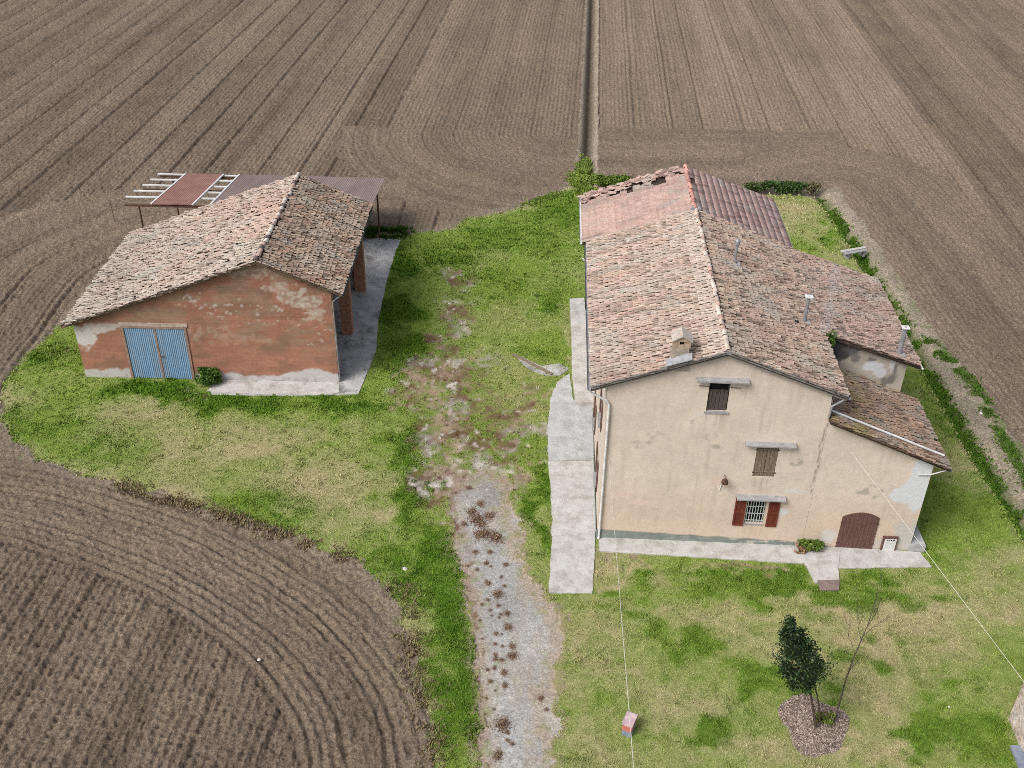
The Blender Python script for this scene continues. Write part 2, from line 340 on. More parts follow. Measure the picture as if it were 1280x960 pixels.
GREEN = np.array([.072, .140, .013]); GREENL = np.array([.172, .242, .047]); STRAW = np.array([.345, .295, .175]); DIRTC = np.array([.150, .100, .072])
GRAVC = np.array([.325, .322, .315]); PALE = np.array([.50, .47, .44])
def lawn_state(x, y, dyard):
    n1 = fbm(x / 3.2, y / 3.2, 4, 3); n2 = fbm(x / .9, y / .9, 4, 9); n3 = fbm(x / .28, y / .28, 3, 21)
    wx = x + (fbm(x / 1.1, y / 1.1, 4, 41) - .5) * 3.4; wy = y + (fbm(x / 1.1, y / 1.1, 4, 57) - .5) * 2.6
    lush = blobs(wx, wy, LUSH); dry = blobs(wx, wy, DRY); dirt = blobs(wx, wy, DIRT); white = blobs(wx, wy, WHITE)
    edge = np.exp(-(np.abs(dyard) / .55)**2)
    n4 = fbm(x / .55, y / .4, 4, 461); front = sstep(36, 32, y) * sstep(0, 3, x)
    lush = sstep(.12, .88, lush * (.40 + .8 * n2 + .5 * n3) + (n1 - .5) * .5 + (n3 - .5) * .15 + (n4 - .5) * (.35 + .9 * front)) * (1 - .28 * front)
    dryf = np.clip(dry * (.35 + 1.1 * n2) + (n1 - .50) * 1.3 + (n3 - .5) * .5 + .14 + .12 * sstep(36, 32, y) * sstep(1, 4, x) + .10 * sstep(44, 38, y) * (x < -2) - lush * .9 + .45 * edge * (n2 > .45), 0, 1)
    dirtf = sstep(.18, .70, dirt * (.35 + 1.0 * n2 + 1.3 * (n3 - .5)))
    whitef = sstep(.26, .85, white * (.15 + 1.2 * fbm(x / .5, y / .5, 4, 77) + .9 * (n3 - .5))) * .9
    return lush, dryf, dirtf, whitef, n2, n3, x, y
def worn_col(x, y):
    a = fbm(x / .9, y / .9, 5, 201)[..., None]; b = fbm(x / .35, y / .35, 4, 203); g = fbm(x / 1.4, y / 1.4, 3, 205)
    a = sstep(.36, .70, a)
    c = np.array([.120, .068, .047]) * (1 - a) + np.array([.29, .215, .16]) * a
    c = mixc(c, np.array([.36, .34, .32]), sstep(.52, .74, g) * .65)
    c = mixc(c, np.array([.52, .49, .46]), sstep(.64, .78, b) * .7)
    return mixc(c, GREENL * .75, sstep(.56, .70, fbm(x / .5, y / .5, 4, 207)) * .7)
def lawn_col(st):
    lush, dryf, dirtf, whitef, n2, n3 = st[:6]
    c = mixc(np.broadcast_to(GREENL, lush.shape + (3,)), GREEN, np.clip(lush * 1.0, 0, 1))
    c = mixc(c, STRAW, dryf * .85)
    c = mixc(c, worn_col(st[6], st[7]), dirtf * .92)
    c = mixc(c, PALE, whitef)
    return c * (.85 + .3 * n3)[..., None]

def make_ground():
    NX, NY = 1450, 950
    ys = 17.0 * np.exp(np.linspace(0, math.log(160 / 17.0), NY))
    xs = np.linspace(-1, 1, NX)
    Y, X = np.meshgrid(ys, xs, indexing='ij')
    X = X * (12.0 + .47 * Y)
    x, y = X.ravel(), Y.ravel()
    dy_raw = poly_sd(x, y, YARD)
    nz = fbm(x / .8, y / .8, 4, 5) - .5
    dyard = dy_raw + nz * .9
    dbankpoly = poly_sd(x, y, BANK) + nz * .7
    ddrive = poly_sd(x, y, DRIVE) + (fbm(x / .3, y / .3, 3, 146) - .5) * 1.0 + nz * (.9 + 1.8 * sstep(34, 42, y))
    dd = line_d(x, y, DITCH); ddn = dd + nz * .4
    drd = line_d(x, y, REARDITCH); dsd = line_d(x, y, SIDEDITCH)
    bl = line_d(x, y, BANKLINE)
    isdrive = (ddrive < 0) & (dyard < 0)
    islawn = (dyard < 0) & ~isdrive
    isbank = ((dbankpoly < 0) & (dyard >= 0)) | ((ddn < .8) & (dyard > .2)) | ((drd < .8) & (dyard >= 0))
    isfield = ~(isdrive | islawn | isbank)
    # which field, and the coordinate across its rows / along them
    ditch_x = np.interp(y, DITCH[:, 1], DITCH[:, 0])
    right = x > ditch_x
    right &= ~((y < 60) & (x < 10))
    yard_front = (~right) & (y < 44 + .0 * x) & (x < 0)
    u1 = x * d1[1] - y * d1[0]; w1 = x * d1[0] + y * d1[1]
    u2 = x * d2[1] - y * d2[0]; w2 = x * d2[0] + y * d2[1]
    u3 = x * d3[1] - y * d3[0]; w3 = x * d3[0] + y * d3[1]
    warp = (fbm(x / 9., y / 9., 2, 91) - .5) * .5
    # the half-line round which the drill turned
    tu = TURN[0] * d1[1] - TURN[1] * d1[0]; tw = TURN[0] * d1[0] + TURN[1] * d1[1]
    turn_d = np.where(w1 > tw, np.abs(u1 - tu), np.hypot(u1 - tu, w1 - tw))
    turn_t = np.where(w1 > tw, w1, tw + np.arctan2(w1 - tw, np.abs(u1 - tu)) * 6)
    p = np.where(right, u2, u1); q = np.where(right, w2, w1)
    inturn = (~right) & (turn_d < np.where(w1 < tw, 17.5, 13.5) + 1.5 * nz) & (u1 - tu < 8)
    p = np.where(inturn, turn_d, p); q = np.where(inturn, turn_t, q)
    along = np.where(dyard > 0, x * .8 - y * .6, 0)
    nearY = (~right) & (dy_raw < np.where(x < -20, 15.0, 9.0) + nz) & ~((x > -8) & (y > 60)) & (y > 44)
    backd = np.zeros(x.shape); backd[nearY] = line_d(x[nearY], y[nearY], BACKC)
    p = np.where(nearY, backd, p); q = np.where(nearY, np.arctan2(y - 52, x + 16) * 14, q)
    lower = yard_front
    lowd = np.zeros(x.shape); lowd[lower] = poly_sd(x[lower], y[lower], LOWPOLY)
    headl = lower & (lowd > 0)
    p = np.where(lower, np.where(headl, lowd, u3), p); q = np.where(lower, np.where(headl, np.arctan2(y - 17, x + 20) * 14, w3), q)
    nearB = right & (bl < 9.0 + nz * 2) & (x > 18)
    p = np.where(nearB, bl, p); q = np.where(nearB, x * .55 + y * .83, q)
    rearh = right & (~nearB) & (y < 86 - .0 * x) & (x < 27)
    p = np.where(rearh, y, p); q = np.where(rearh, x, q)
    p = p + warp * np.where(headl | nearY | nearB, .6, .25)
    ROW = .37
    rows = np.cos(2 * np.pi * p / ROW)
    ridx = np.floor(p / ROW)
    jit = _h(ridx.astype(np.int64), (ridx * 0).astype(np.int64) + 3, 8)
    lump = fbm(p / .17 + jit * 9, q / .30, 2, 61)
    clod = fbm(x / .22, y / .22, 3, 33)
    big = fbm(x / 1.1, y / 1.1, 3, 71)
    W = 2.96
    strip = np.floor(p / W); sh = _h(strip.astype(np.int64), (strip * 0).astype(np.int64), 5)
    inpass = np.abs(p / W - strip - (.25 + .5 * sh)) * W
    track = np.exp(-(inpass / .12)**2) + .6 * np.exp(-((inpass - .5) / .09)**2) * (sh > .6) * (.25 + .75 * _h(strip.astype(np.int64), (strip * 0).astype(np.int64), 15)**1.5) * (.35 + 1.1 * vnoise(strip * 7.3, q / 16., 431))
    amp = np.where(lower, np.where(headl, .008 + .016 * sstep(.0, 5.0, dy_raw), .022), np.where(nearB, .016, np.where(rearh, .008, np.where(nearY, .020, np.where(right, .020, .026)))))
    amp = amp * sstep(.1, 1.0, dyard) * np.where(inturn & (w1 < tw), np.clip(1.3 - turn_d / 16, .25, 1) * (.5 + fbm(x / 4., y / 4., 3, 451)), 1)
    fp = p / ROW - ridx - .5; qq = q / .33 + jit * .35 + .25 * (vnoise(p / .37, q / 2., 401) - .5); qi = np.floor(qq); fq = qq - qi - .5
    ok_ = _h(ridx.astype(np.int64), qi.astype(np.int64), 402)
    pit = np.exp(-((fp * ROW + .05 * (ok_ - .5)) / .075)**2 - ((fq * .33 + .06 * (ok_ - .5)) / .085)**2) * np.clip(ok_ * 1.7 - .45, 0, 1)
    track = track * np.where(inturn, .35, 1)
    zf = amp * rows * (.45 + 1.1 * lump) + (lump - .5) * .09 * np.where(lower, 1.2, 1.0) * (.4 + .6 * sstep(.2, 2, dyard)) + (clod - .5) * .15 + (big - .5) * .10 - np.where(lower, .08, .15) * track * np.where(rearh | nearB, .3, 1) - pit * np.where(lower, .09, .045) * sstep(.3, 1.5, dyard) + .0
    # wheel tracks swung round the lower field
    tr = np.zeros(x.shape)
    for off in (.05, .5, 3.05, 3.5):
        tr += np.exp(-((lowd + warp * .5 - off) / .13)**2)
    zf = zf - .09 * np.clip(tr, 0, 1) * lower
    st = lawn_state(x, y, dyard)
    lush, dryf, dirtf, whitef, n2, n3 = st[:6]
    zl = .02 + .03 * (n2 - .5) + .045 * lush * n3 - .04 * dirtf
    zg = -.01 + .02 * (n3 - .5) + .02 * (n2 - .5)
    zb = .10 * (big - .5) + .06 * (clod - .5)
    z = np.where(islawn, zl, np.where(isdrive, zg, np.where(isbank, zb, zf)))
    # ditches cut into the sheet
    z = z - .9 * np.exp(-(dd / .36)**2) * sstep(-1.5, .5, dyard + 1.0) + .05 * np.exp(-((dd - .9) / .3)**2)
    z = z - .45 * np.exp(-(drd / .45)**2) - .60 * np.exp(-(dsd / .45)**2)
    # soil colour: dry crust, damper strips, pale banks, painted track shade
    SOIL = np.array([.172, .133, .101])
    aniso = fbm(p / .8 + 40, q / 14., 3, 211); aniso2 = fbm(p / 2.2 + 90, q / 30., 3, 213)
    tone = .50 + .24 * fbm(x / 6., y / 6., 4, 13) + .34 * (sh - .5) * isfield + .44 * aniso + .52 * aniso2 + .24 * (lump - .5) - .16 * np.clip(track, 0, 1)  # track grooves darkened: their shade is put into the soil tone
    tone = tone * np.where(right, 1.12, np.where(lower, .86, .97)) * np.where(rearh | nearB, .95, 1.0)
    cf = SOIL * tone[:, None]
    cf = mixc(cf, np.array([.24, .185, .125]), np.clip(.9 * (fbm(x / 2.5, y / 2.5, 4, 19) - .45), 0, .4))
    dryfringe = np.exp(-(np.maximum(dyard, 0) / .7)**2) * (.3 + n2) * .8
    cf = mixc(cf, np.array([.27, .225, .175]), np.clip(dryfringe, 0, .8))
    gbit = sstep(.62, .75, fbm(x / .35, y / .35, 3, 29)) * np.exp(-np.maximum(dyard, 0) / .6)
    cf = mixc(cf, GREENL * .8, gbit * .6)
    cb = np.array([.32, .27, .21]) * (.75 + .5 * fbm(x / .7, y / .7, 4, 44))[:, None]
    weed = sstep(.50, .66, fbm(x / .8, y / .8, 4, 87) + .13 * np.exp(-(bl / .6)**2) - .02)
    right_far = sstep(70, 45, y)
    cb = mixc(cb, GREEN * 1.1, weed * (.05 + .5 * right_far * np.exp(-(bl / .7)**2)) * (dd > 3))
    cb = mixc(cb, GREEN * .9, np.exp(-(dsd / .40)**2) * .85)
    cb = mixc(cb, np.array([.10, .08, .06]), np.exp(-(dd / .42)**2) * .7)
    cb = mixc(cb, np.array([.33, .29, .24]), np.exp(-((dd - .9) / .35)**2) * .1)
    cl = lawn_col(st)
    cg = GRAVC * (.62 + .40 * n2 + .40 * fbm(x / 1.1, y / 2.2, 4, 441))[:, None]
    mid = fbm(x / .8, y / 3., 3, 66)
    cg = mixc(cg, np.array([.335, .28, .22]), np.clip(np.exp(-(ddrive / .5)**2) * 1.0 + sstep(.50, .72, mid) * .55, 0, .9))
    left_lane = sstep(.9, 2.0, -ddrive) * 0 + sstep(-.6, -1.6, x - np.interp(y, [22, 30, 36, 42], [.6, .2, -1.0, -1.8]))
    cg = mixc(cg, np.array([.27, .21, .165]), left_lane * (.15 + .75 * sstep(.42, .62, fbm(x / .55, y / 1.1, 4, 209))))
    cg = mixc(cg, np.array([.42, .41, .39]), sstep(.55, .75, fbm(x / 1.5, y / 3., 3, 67)) * .6)
    redn = sstep(.50, .62, fbm(x / .5, y / .9, 3, 68)) * np.exp(-((ddrive + .2) / .25)**2) * (x < -1.0)
    cg = mixc(cg, np.array([.12, .05, .032]), redn * .8)
    gw = sstep(.6, .72, fbm(x / .35, y / .35, 3, 69)) * .35
    cg = mixc(cg, GREENL * .9, gw * np.exp(-((ddrive + .4) / .5)**2))
    topf = np.clip(sstep(35.5, 42.5, y) * 1.1 * (.3 + 1.2 * fbm(x / .7, y / .7, 4, 144)), 0, 1)
    cg = mixc(cg, worn_col(x, y), topf)
    C = np.where(islawn[:, None], cl, np.where(isdrive[:, None], cg, np.where(isbank[:, None], cb, cf)))
    # outside strip just past the drive edge
    rim = islawn & (ddrive < .55)
    C = np.where(rim[:, None], mixc(C, np.array([.30, .235, .17]), np.exp(-(np.maximum(ddrive, 0) / .28)**2) * .8), C)
    # split into sheets along cell edges
    cls = np.where(islawn, 0, np.where(isdrive, 1, np.where(isbank, 2, np.where(right, 4, 3)))).reshape(NY, NX)
    idx = np.arange(NX * NY).reshape(NY, NX)
    Fq = np.stack([idx[:-1, :-1], idx[:-1, 1:], idx[1:, 1:], idx[1:, :-1]], -1).reshape(-1, 4)
    fc = cls[:-1, :-1].ravel()
    V = np.stack([x, y, z], 1)
    info = [('lawn', 'patchy green and straw coloured lawn round the farmhouse and the barn', 'lawn', M['lawn']),
            ('gravel_driveway', 'pale grey gravel driveway running down to the foot of the picture', 'driveway', M['gravel']),
            ('earth_bank', 'bare pale earth bank along the ditches beside the ploughed fields', 'bank', M['soil']),
            ('ploughed_field', 'brown ploughed field with rows, left of the long straight ditch', 'field', M['soil']),
            ('ploughed_field', 'brown ploughed field with rows, right of the long straight ditch behind the farmhouse', 'field', M['soil'])]
    for k, (nm, lab, cat, mt) in enumerate(info):
        F = Fq[fc == k]
        u, inv = np.unique(F, return_inverse=True)
        o = np_obj(nm, V[u], inv.reshape(-1, 4), mt, None, C[u], smooth=True)
        tag(o, lab, cat, kind='structure')
    # coarse land beyond, out to the horizon
    hw0, hw1 = 12 + .47 * 17, 12 + .47 * 160
    a = [(-hw0, 17), (hw0, 17), (hw1, 160), (-hw1, 160)]; R = 4000
    b = [(-R, -R), (R, -R), (R, R), (-R, R)]
    V2 = np.array([(*p, 0) for p in a] + [(*p, 0) for p in b])
    F2 = np.array([(4, 5, 1, 0), (5, 6, 2, 1), (6, 7, 3, 2), (7, 4, 0, 3)])
    o = np_obj('ground', V2, F2, M['soil'], None, np.tile([.165, .132, .107], (8, 1)))
    tag(o, 'flat brown farmland stretching away beyond the ploughed fields', 'ground', kind='structure')
make_ground()

# ---------------------------------------------------------------- grass blades over the lawn
def scatter_poly(n, lo, hi):
    return rng.uniform(lo[0], hi[0], n), rng.uniform(lo[1], hi[1], n)
FOOT = []   # footprints the blades keep clear of (world polygons)
def rect_foot(X, Y, yaw, u0, v0, u1, v1):
    return np.array([world(X, Y, yaw, u0, v0), world(X, Y, yaw, u1, v0), world(X, Y, yaw, u1, v1), world(X, Y, yaw, u0, v1)])
FOOT += [rect_foot(HX, HY, HYAW, -.02, -.02, 9.0, 18.3), rect_foot(HX, HY, HYAW, 8.9, -.02, 13.5, 4.8), rect_foot(HX, HY, HYAW, 8.9, 4.7, 13.3, 12.4), rect_foot(BX, BY, BYAW, -.02, -.02, 13.5, 10.5)]
PATH_L = Gxy([(686, 742), (741, 743), (742, 700), (744, 670), (745, 600), (743, 577), (685, 578), (688, 610), (690, 650), (689, 690)])
PATH_M = Gxy([(685, 577), (743, 576), (741, 540), (741, 508), (716, 500), (712, 468), (696, 478), (688, 500), (684, 540)])
PATH_UP = Gxy([(719, 508), (742, 508), (740, 470), (735, 430), (730, 377), (712, 378), (714, 420), (715, 470)])
PATH_F = Gxy([(748.5, 671), (749, 690), (860, 697), (1003, 706), (1006, 705), (1045, 712), (1164, 710), (1150, 692), (1134, 690)])
RAMP = Gxy([(1003, 690), (1006, 706), (1018, 730), (1049, 728), (1047, 712), (1050, 690)])
CORNER = Gxy([(1134, 690.5), (1155, 691), (1143, 664), (1139, 668)])
SLAB_B = np.vstack([[world(BX, BY, BYAW, 6.6, 0)], Gxy([(264, 494.5), (350, 496), (448, 494)]), Gxy([(470, 440), (473, 400), (484, 350), (495, 315), (501, 301)]), Gxy([(480, 298)]),
                    [world(BX, BY, BYAW, 12.2, 17.1), world(BX, BY, BYAW, 12.2, 10.3), world(BX, BY, BYAW, 9.7, 10.3), world(BX, BY, BYAW, 9.7, .45), world(BX, BY, BYAW, 13.45, .45), world(BX, BY, BYAW, 13.45, 0)]])
FOOT += [PATH_L, PATH_M, PATH_UP, PATH_F, RAMP, CORNER, SLAB_B]
def make_grass():
    n = 520000
    # sample evenly in bearing and log distance so near and far ground get the density they need
    y = 20 * np.exp(rng.uniform(0, 1, n)**1.05 * math.log(85 / 20.)); x = rng.uniform(-1, 1, n) * (12 + .47 * y)
    d = poly_sd(x, y, YARD)
    nz = fbm(x / .8, y / .8, 4, 5) - .5
    ok = (d + nz * .9 < .12)
    x, y, d = x[ok], y[ok], d[ok]
    dr = poly_sd(x, y, DRIVE) + (fbm(x / .8, y / .8, 4, 5) - .5) * .8
    ok = dr > 0.1
    for P in FOOT: ok &= poly_sd(x, y, P) > .04
    x, y, d = x[ok], y[ok], d[ok]
    st = lawn_state(x, y, d); lush, dryf, dirtf, whitef, n2, n3 = st[:6]
    dens = np.clip(.75 + .5 * lush - .25 * dryf - 1.1 * dirtf - 1.4 * whitef, 0.03, 1)
    ok = rng.uniform(0, 1, len(x)) < dens
    x, y = x[ok], y[ok]; st = tuple(s[ok] for s in st); lush, dryf = st[0], st[1]
    col = lawn_col(st) * rng.uniform(.9, 1.25, (len(x), 1)) * 1.28
    # tall blades in the ditch and along the field edge
    ex, ey, ec, eh = [], [], [], []
    def strip(pts, n, w, h, c):
        seg = np.linalg.norm(np.diff(pts, axis=0), axis=1); cum = np.r_[0, np.cumsum(seg)]
        t = rng.uniform(0, cum[-1], n); px = np.interp(t, cum, pts[:, 0]) + rng.normal(0, w, n); py = np.interp(t, cum, pts[:, 1]) + rng.normal(0, w, n)
        k = fbm(px / .9, py / .9, 3, 99) > .40
        ex.append(px[k]); ey.append(py[k]); ec.append(np.array(c) * rng.uniform(.6, 1.3, (k.sum(), 1))); eh.append(rng.uniform(.5, 1.2, k.sum()) * h)
    strip(SIDEDITCH, 15000, .22, .09, (.085, .165, .02))
    strip(Gxy([(1160, 425), (1215, 480), (1250, 540), (1290, 610)]), 3500, .22, .10, (.085, .16, .025))
    strip(Gxy([(726, 240), (728, 218)]), 2200, .42, .22, (.19, .27, .05)); strip(Gxy([(728, 218), (729.5, 196)]), 900, .22, .22, (.20, .27, .06))
    strip(Gxy([(505, 292), (484, 294), (466, 291)]), 1500, .3, .35, (.05, .115, .015))
    strip(Gxy([(700, 243), (650, 259)]), 1200, .25, .10, (.15, .21, .04))
    strip(Gxy([(500, 715), (520, 800), (548, 955)]), 1500, .35, .14, (.22, .18, .10))
    strip(Gxy([(150, 606), (300, 648), (440, 698)]), 1800, .25, .12, (.24, .19, .11))
    tuft = sstep(.60, .70, fbm(x / .45, y / .45, 3, 411)); h = (.03 + .05 * lush + .03 * rng.uniform(0, 1, len(x)) + .03 * tuft) * (.7 + .016 * y); col = col * (1 - .16 * tuft * (1 - dryf))[:, None]
    x = np.concatenate([x] + ex); y = np.concatenate([y] + ey); col = np.vstack([col] + ec); h = np.concatenate([h] + eh)
    n = len(x); B = 3
    ang = rng.uniform(0, 2 * np.pi, (n, B)); lean = rng.uniform(.2, 1.0, (n, B)); hh = h[:, None] * rng.uniform(.6, 1.2, (n, B))
    wdt = (.010 + .0006 * y)[:, None] * rng.uniform(.8, 1.6, (n, B))
    ox = x[:, None] + rng.normal(0, .04, (n, B)); oy = y[:, None] + rng.normal(0, .04, (n, B))
    ca, sa = np.cos(ang), np.sin(ang)
    z0 = -.02 * np.ones_like(ox)
    # blades of the ditch start lower
    dsd = line_d(x, y, SIDEDITCH); z0 -= (.5 * np.exp(-(dsd / .45)**2))[:, None]
    a = np.stack([ox - sa * wdt, oy + ca * wdt, z0], -1); b = np.stack([ox + sa * wdt, oy - ca * wdt, z0], -1)
    c = np.stack([ox + ca * lean * hh, oy + sa * lean * hh, z0 + .03 + hh], -1)
    V = np.stack([a, b, c], 2).reshape(-1, 3); F = np.arange(len(V)).reshape(-1, 3)
    C = np.repeat(col, B * 3, 0)
    o = np_obj('grass', V, F, M['blade'], None, C)
    tag(o, 'short uneven grass blades growing over the yard and along the ditch', 'grass', kind='stuff')
make_grass()

# ================================================================= ROOF TILES
def sample_pal(pal, n):
    w = np.array([p[3] for p in pal], float); w /= w.sum()
    return np.array([p[:3] for p in pal])[rng.choice(len(pal), n, p=w)]
def coppi(O, es, et, s0, s1, t0, t1, colf, keep=None, w=.165, l=.25, rot=.035, jit=.014, lift=.010, channels=True, miss=.0):
    """barrel tiles: columns along es, courses down et; returns arrays"""
    O, es, et = map(np.array, (O, es, et)); es = es / np.linalg.norm(es); et = et / np.linalg.norm(et)
    nn = np.cross(es, et); nn = nn if nn[2] > 0 else -nn
    ns = int(round((s1 - s0) / w)); nt = int(math.ceil((t1 - t0) / l)) + 1
    i, j = np.meshgrid(np.arange(ns), np.arange(nt), indexing='ij'); i = i.ravel(); j = j.ravel()
    coff = rng.uniform(-.10, .10, ns) * l
    wv = (s1 - s0) / ns
    out = []
    for kind in ((0, 1) if channels else (0,)):
        s = s0 + (i + (.5 if kind == 0 else 0.0)) * wv; t = t1 + .03 - l * 1.28 - (j - 1) * l - (0 if kind == 0 else .35 * l) + coff[i]
        s = s + rng.normal(0, jit, len(s)); t = t + rng.normal(0, jit * 1.6, len(t))
        tc = t + l * .5
        ok = (tc > t0 - .1 * l) & (t + l * 1.28 < t1 + .10) & (rng.uniform(0, 1, len(s)) > miss)
        if keep is not None: ok &= keep(s, np.clip(tc, t0, t1))
        s, t = s[ok], t[ok]; n = len(s)
        if kind == 0: t = t - np.maximum(0, t + l * 1.28 - t1 - .05)
        a = np.linspace(0, math.pi, 7)
        ang = rng.normal(0, rot, n); lf = rng.normal(0, lift * 1.3, n)
        L = l * 1.28
        ring = []
        q = w / .2
        for e, (r, h0) in enumerate(((.050, .0), (.070, .034)) if kind == 0 else ((.094, -.035), (.078, -.02))):
            r = r * q; prof_x = -r * np.cos(a)
            prof_h = (h0 + .045 + r * 1.05 * np.sin(a)) if kind == 0 else (h0 + .075 - r * .75 * np.sin(a))
            tt = (0 if e == 0 else L)
            sx = s[:, None] + prof_x[None] * np.cos(ang)[:, None] + (tt - L / 2) * np.sin(ang)[:, None]
            ty = t[:, None] + tt + prof_x[None] * -np.sin(ang)[:, None]
            hz = prof_h[None] + lf[:, None] + np.zeros_like(sx)
            ring.append(O + sx[..., None] * es + ty[..., None] * et + hz[..., None] * nn)
        V = np.stack(ring, 1)            # n,2,7,3
        base = (np.arange(n) * 14)[:, None, None]
        k = np.arange(6)
        F = np.stack([k, k + 1, k + 8, k + 7], -1)[None] + base
        c = colf(s, t + l / 2, n)
        if kind == 1: c = c * np.array([.46, .44, .42])  # channel tiles darkened, groove shade between the covers put into their colour
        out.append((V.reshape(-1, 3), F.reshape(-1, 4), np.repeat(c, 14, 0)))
    return out
def flat_tiles(O, es, et, s0, s1, t0, t1, colf, keep=None, w=.24, l=.36, messy=None):
    O, es, et = map(np.array, (O, es, et)); es = es / np.linalg.norm(es); et = et / np.linalg.norm(et)
    nn = np.cross(es, et); nn = nn if nn[2] > 0 else -nn
    ns = int(round((s1 - s0) / w)); nt = int(round((t1 - t0) / l))
    i, j = np.meshgrid(np.arange(ns), np.arange(nt), indexing='ij'); i = i.ravel(); j = j.ravel()
    w2 = (s1 - s0) / ns; l2 = (t1 - t0) / nt
    s = s0 + (i + .5) * w2; t = t0 + j * l2; n = len(s)
    ok = np.ones(n, bool) if keep is None else keep(s, t)
    s, t = s[ok], t[ok]; n = len(s)
    m = messy(s, t) if messy is not None else np.zeros(n)
    s = s + rng.normal(0, .004, n) + m * rng.normal(0, .10, n); t = t + rng.normal(0, .006, n) + m * rng.normal(0, .14, n)
    ang = rng.normal(0, .008, n) + m * rng.normal(0, .5, n); lf = rng.normal(0, .0015, n) + m * rng.uniform(0, .12, n)
    px = np.array([-.5, -.42, -.34, -.04, .0, .04, .40, .5]) * w2 * 1.02; ph = np.array([.011, .016, .012, .012, .015, .012, .012, .011])
    ring = []
    for tt, h0 in ((0, .03), (l2 * 1.08, .050), (l2 * 1.08, .032)):
        sx = s[:, None] + px[None] * np.cos(ang)[:, None] + (tt - l2 / 2) * np.sin(ang)[:, None]
        ty = t[:, None] + tt - px[None] * np.sin(ang)[:, None]
        hz = ph[None] + h0 + lf[:, None] + (m * rng.normal(0, .05, n))[:, None] * (px / w2)[None]
        ring.append(O + sx[..., None] * es + ty[..., None] * et + hz[..., None] * nn)
    V = np.stack(ring, 1); k = np.arange(7)
    F = np.concatenate([np.stack([k, k + 1, k + 9, k + 8], -1), np.stack([k, k + 1, k + 9, k + 8], -1) + 8])[None] + (np.arange(n) * 24)[:, None, None]
    return [(V.reshape(-1, 3), F.reshape(-1, 4), np.repeat(colf(s, t, n), 24, 0))]
def tiles_obj(name, parts, mats, parent, deck=None, deckm=None):
    """tiles plus the boards they lie on, one mesh"""
    V, F, C, mi = [], [], [], []; b = 0
    for v, f, c in parts:
        V.append(v); F.append(f + b); C.append(c); mi.append(np.zeros(len(f), int)); b += len(v)
    for top, d in (deck or []):
        n = len(top); assert n == 4
        v = np.array([*top, *[np.array(p) + np.array(d) for p in top]], float)
        f = np.array([(0, 1, 2, 3), (7, 6, 5, 4), (0, 4, 5, 1), (1, 5, 6, 2), (2, 6, 7, 3), (3, 7, 4, 0)])
        V.append(v); F.append(f + b); C.append(np.full((8, 3), .1)); mi.append(np.ones(6, int)); b += 8
    return np_obj(name, np.vstack(V), np.vstack(F), mats, parent, np.vstack(C), mi=np.concatenate(mi))
def palette(pal, lichen=None, dark=None, seed=1, amt=.5, uv=None):
    def f(s, t, n):
        mean = sum(np.array(q[:3]) * q[3] for q in pal) / sum(q[3] for q in pal); c = sample_pal(pal, n) * rng.uniform(.80, 1.2, (n, 1)); c = mixc(c, mean, np.full(n, .5))
        if lichen is not None:
            g1 = fbm(s / .8, t / .8, 4, seed + 300); g2 = fbm(s / .6, t / .9, 4, seed + 400)
            lum = mean.mean()
            c = mixc(c, np.array((1.28, .92, .80)) * lum, np.clip((g1 - .5) * 4.5, 0, 1) * .6); c = mixc(c, np.array((1.02, 1.02, .93)) * lum, np.clip((g2 - .5) * 4.5, 0, 1) * .6); c = mixc(c, mean * .55, np.clip((fbm(s / .5, t / 1.6, 4, seed + 500) - .56) * 5, 0, 1) * .6)
        if lichen is not None: c = mixc(c, np.array(lichen), np.clip((fbm(s / 1.3, t / 1.3, 3, seed) - .42) * 3, 0, 1) * amt)
        if dark is not None: c = mixc(c, np.array(dark), (rng.uniform(0, 1, n) < .16) * .7)
        return uv(s, t, c) if uv else c
    return f
PAL_LIGHT = [(.50, .375, .305, 3), (.46, .31, .245, 3), (.51, .43, .365, 4), (.39, .29, .235, 2), (.49, .28, .215, 1.2), (.58, .52, .46, 2), (.28, .215, .18, 1.5)]
PAL_DARK = [(.42, .30, .235, 3), (.36, .24, .19, 3), (.46, .38, .31, 3), (.28, .205, .165, 2), (.52, .45, .38, 1.5), (.20, .155, .13, 1), (.42, .235, .18, 1)]
PAL_BARN = [(.46, .395, .335, 4), (.54, .485, .425, 3.5), (.41, .32, .27, 3), (.36, .295, .245, 2), (.48, .355, .30, 2), (.27, .22, .19, 2)]
PAL_BARN_R = [(.33, .22, .155, 3), (.27, .175, .13, 3), (.45, .36, .28, 3), (.21, .155, .125, 3), (.54, .46, .37, 2), (.14, .11, .09, 2), (.40, .19, .12, 1)]
PAL_RED = [(.43, .295, .26, 4), (.40, .265, .235, 3), (.46, .335, .30, 3), (.36, .24, .215, 1)]
PAL_RED_D = [(.62, .41, .355, 4), (.57, .365, .315, 3), (.66, .48, .42, 2), (.51, .33, .285, 1.5)]
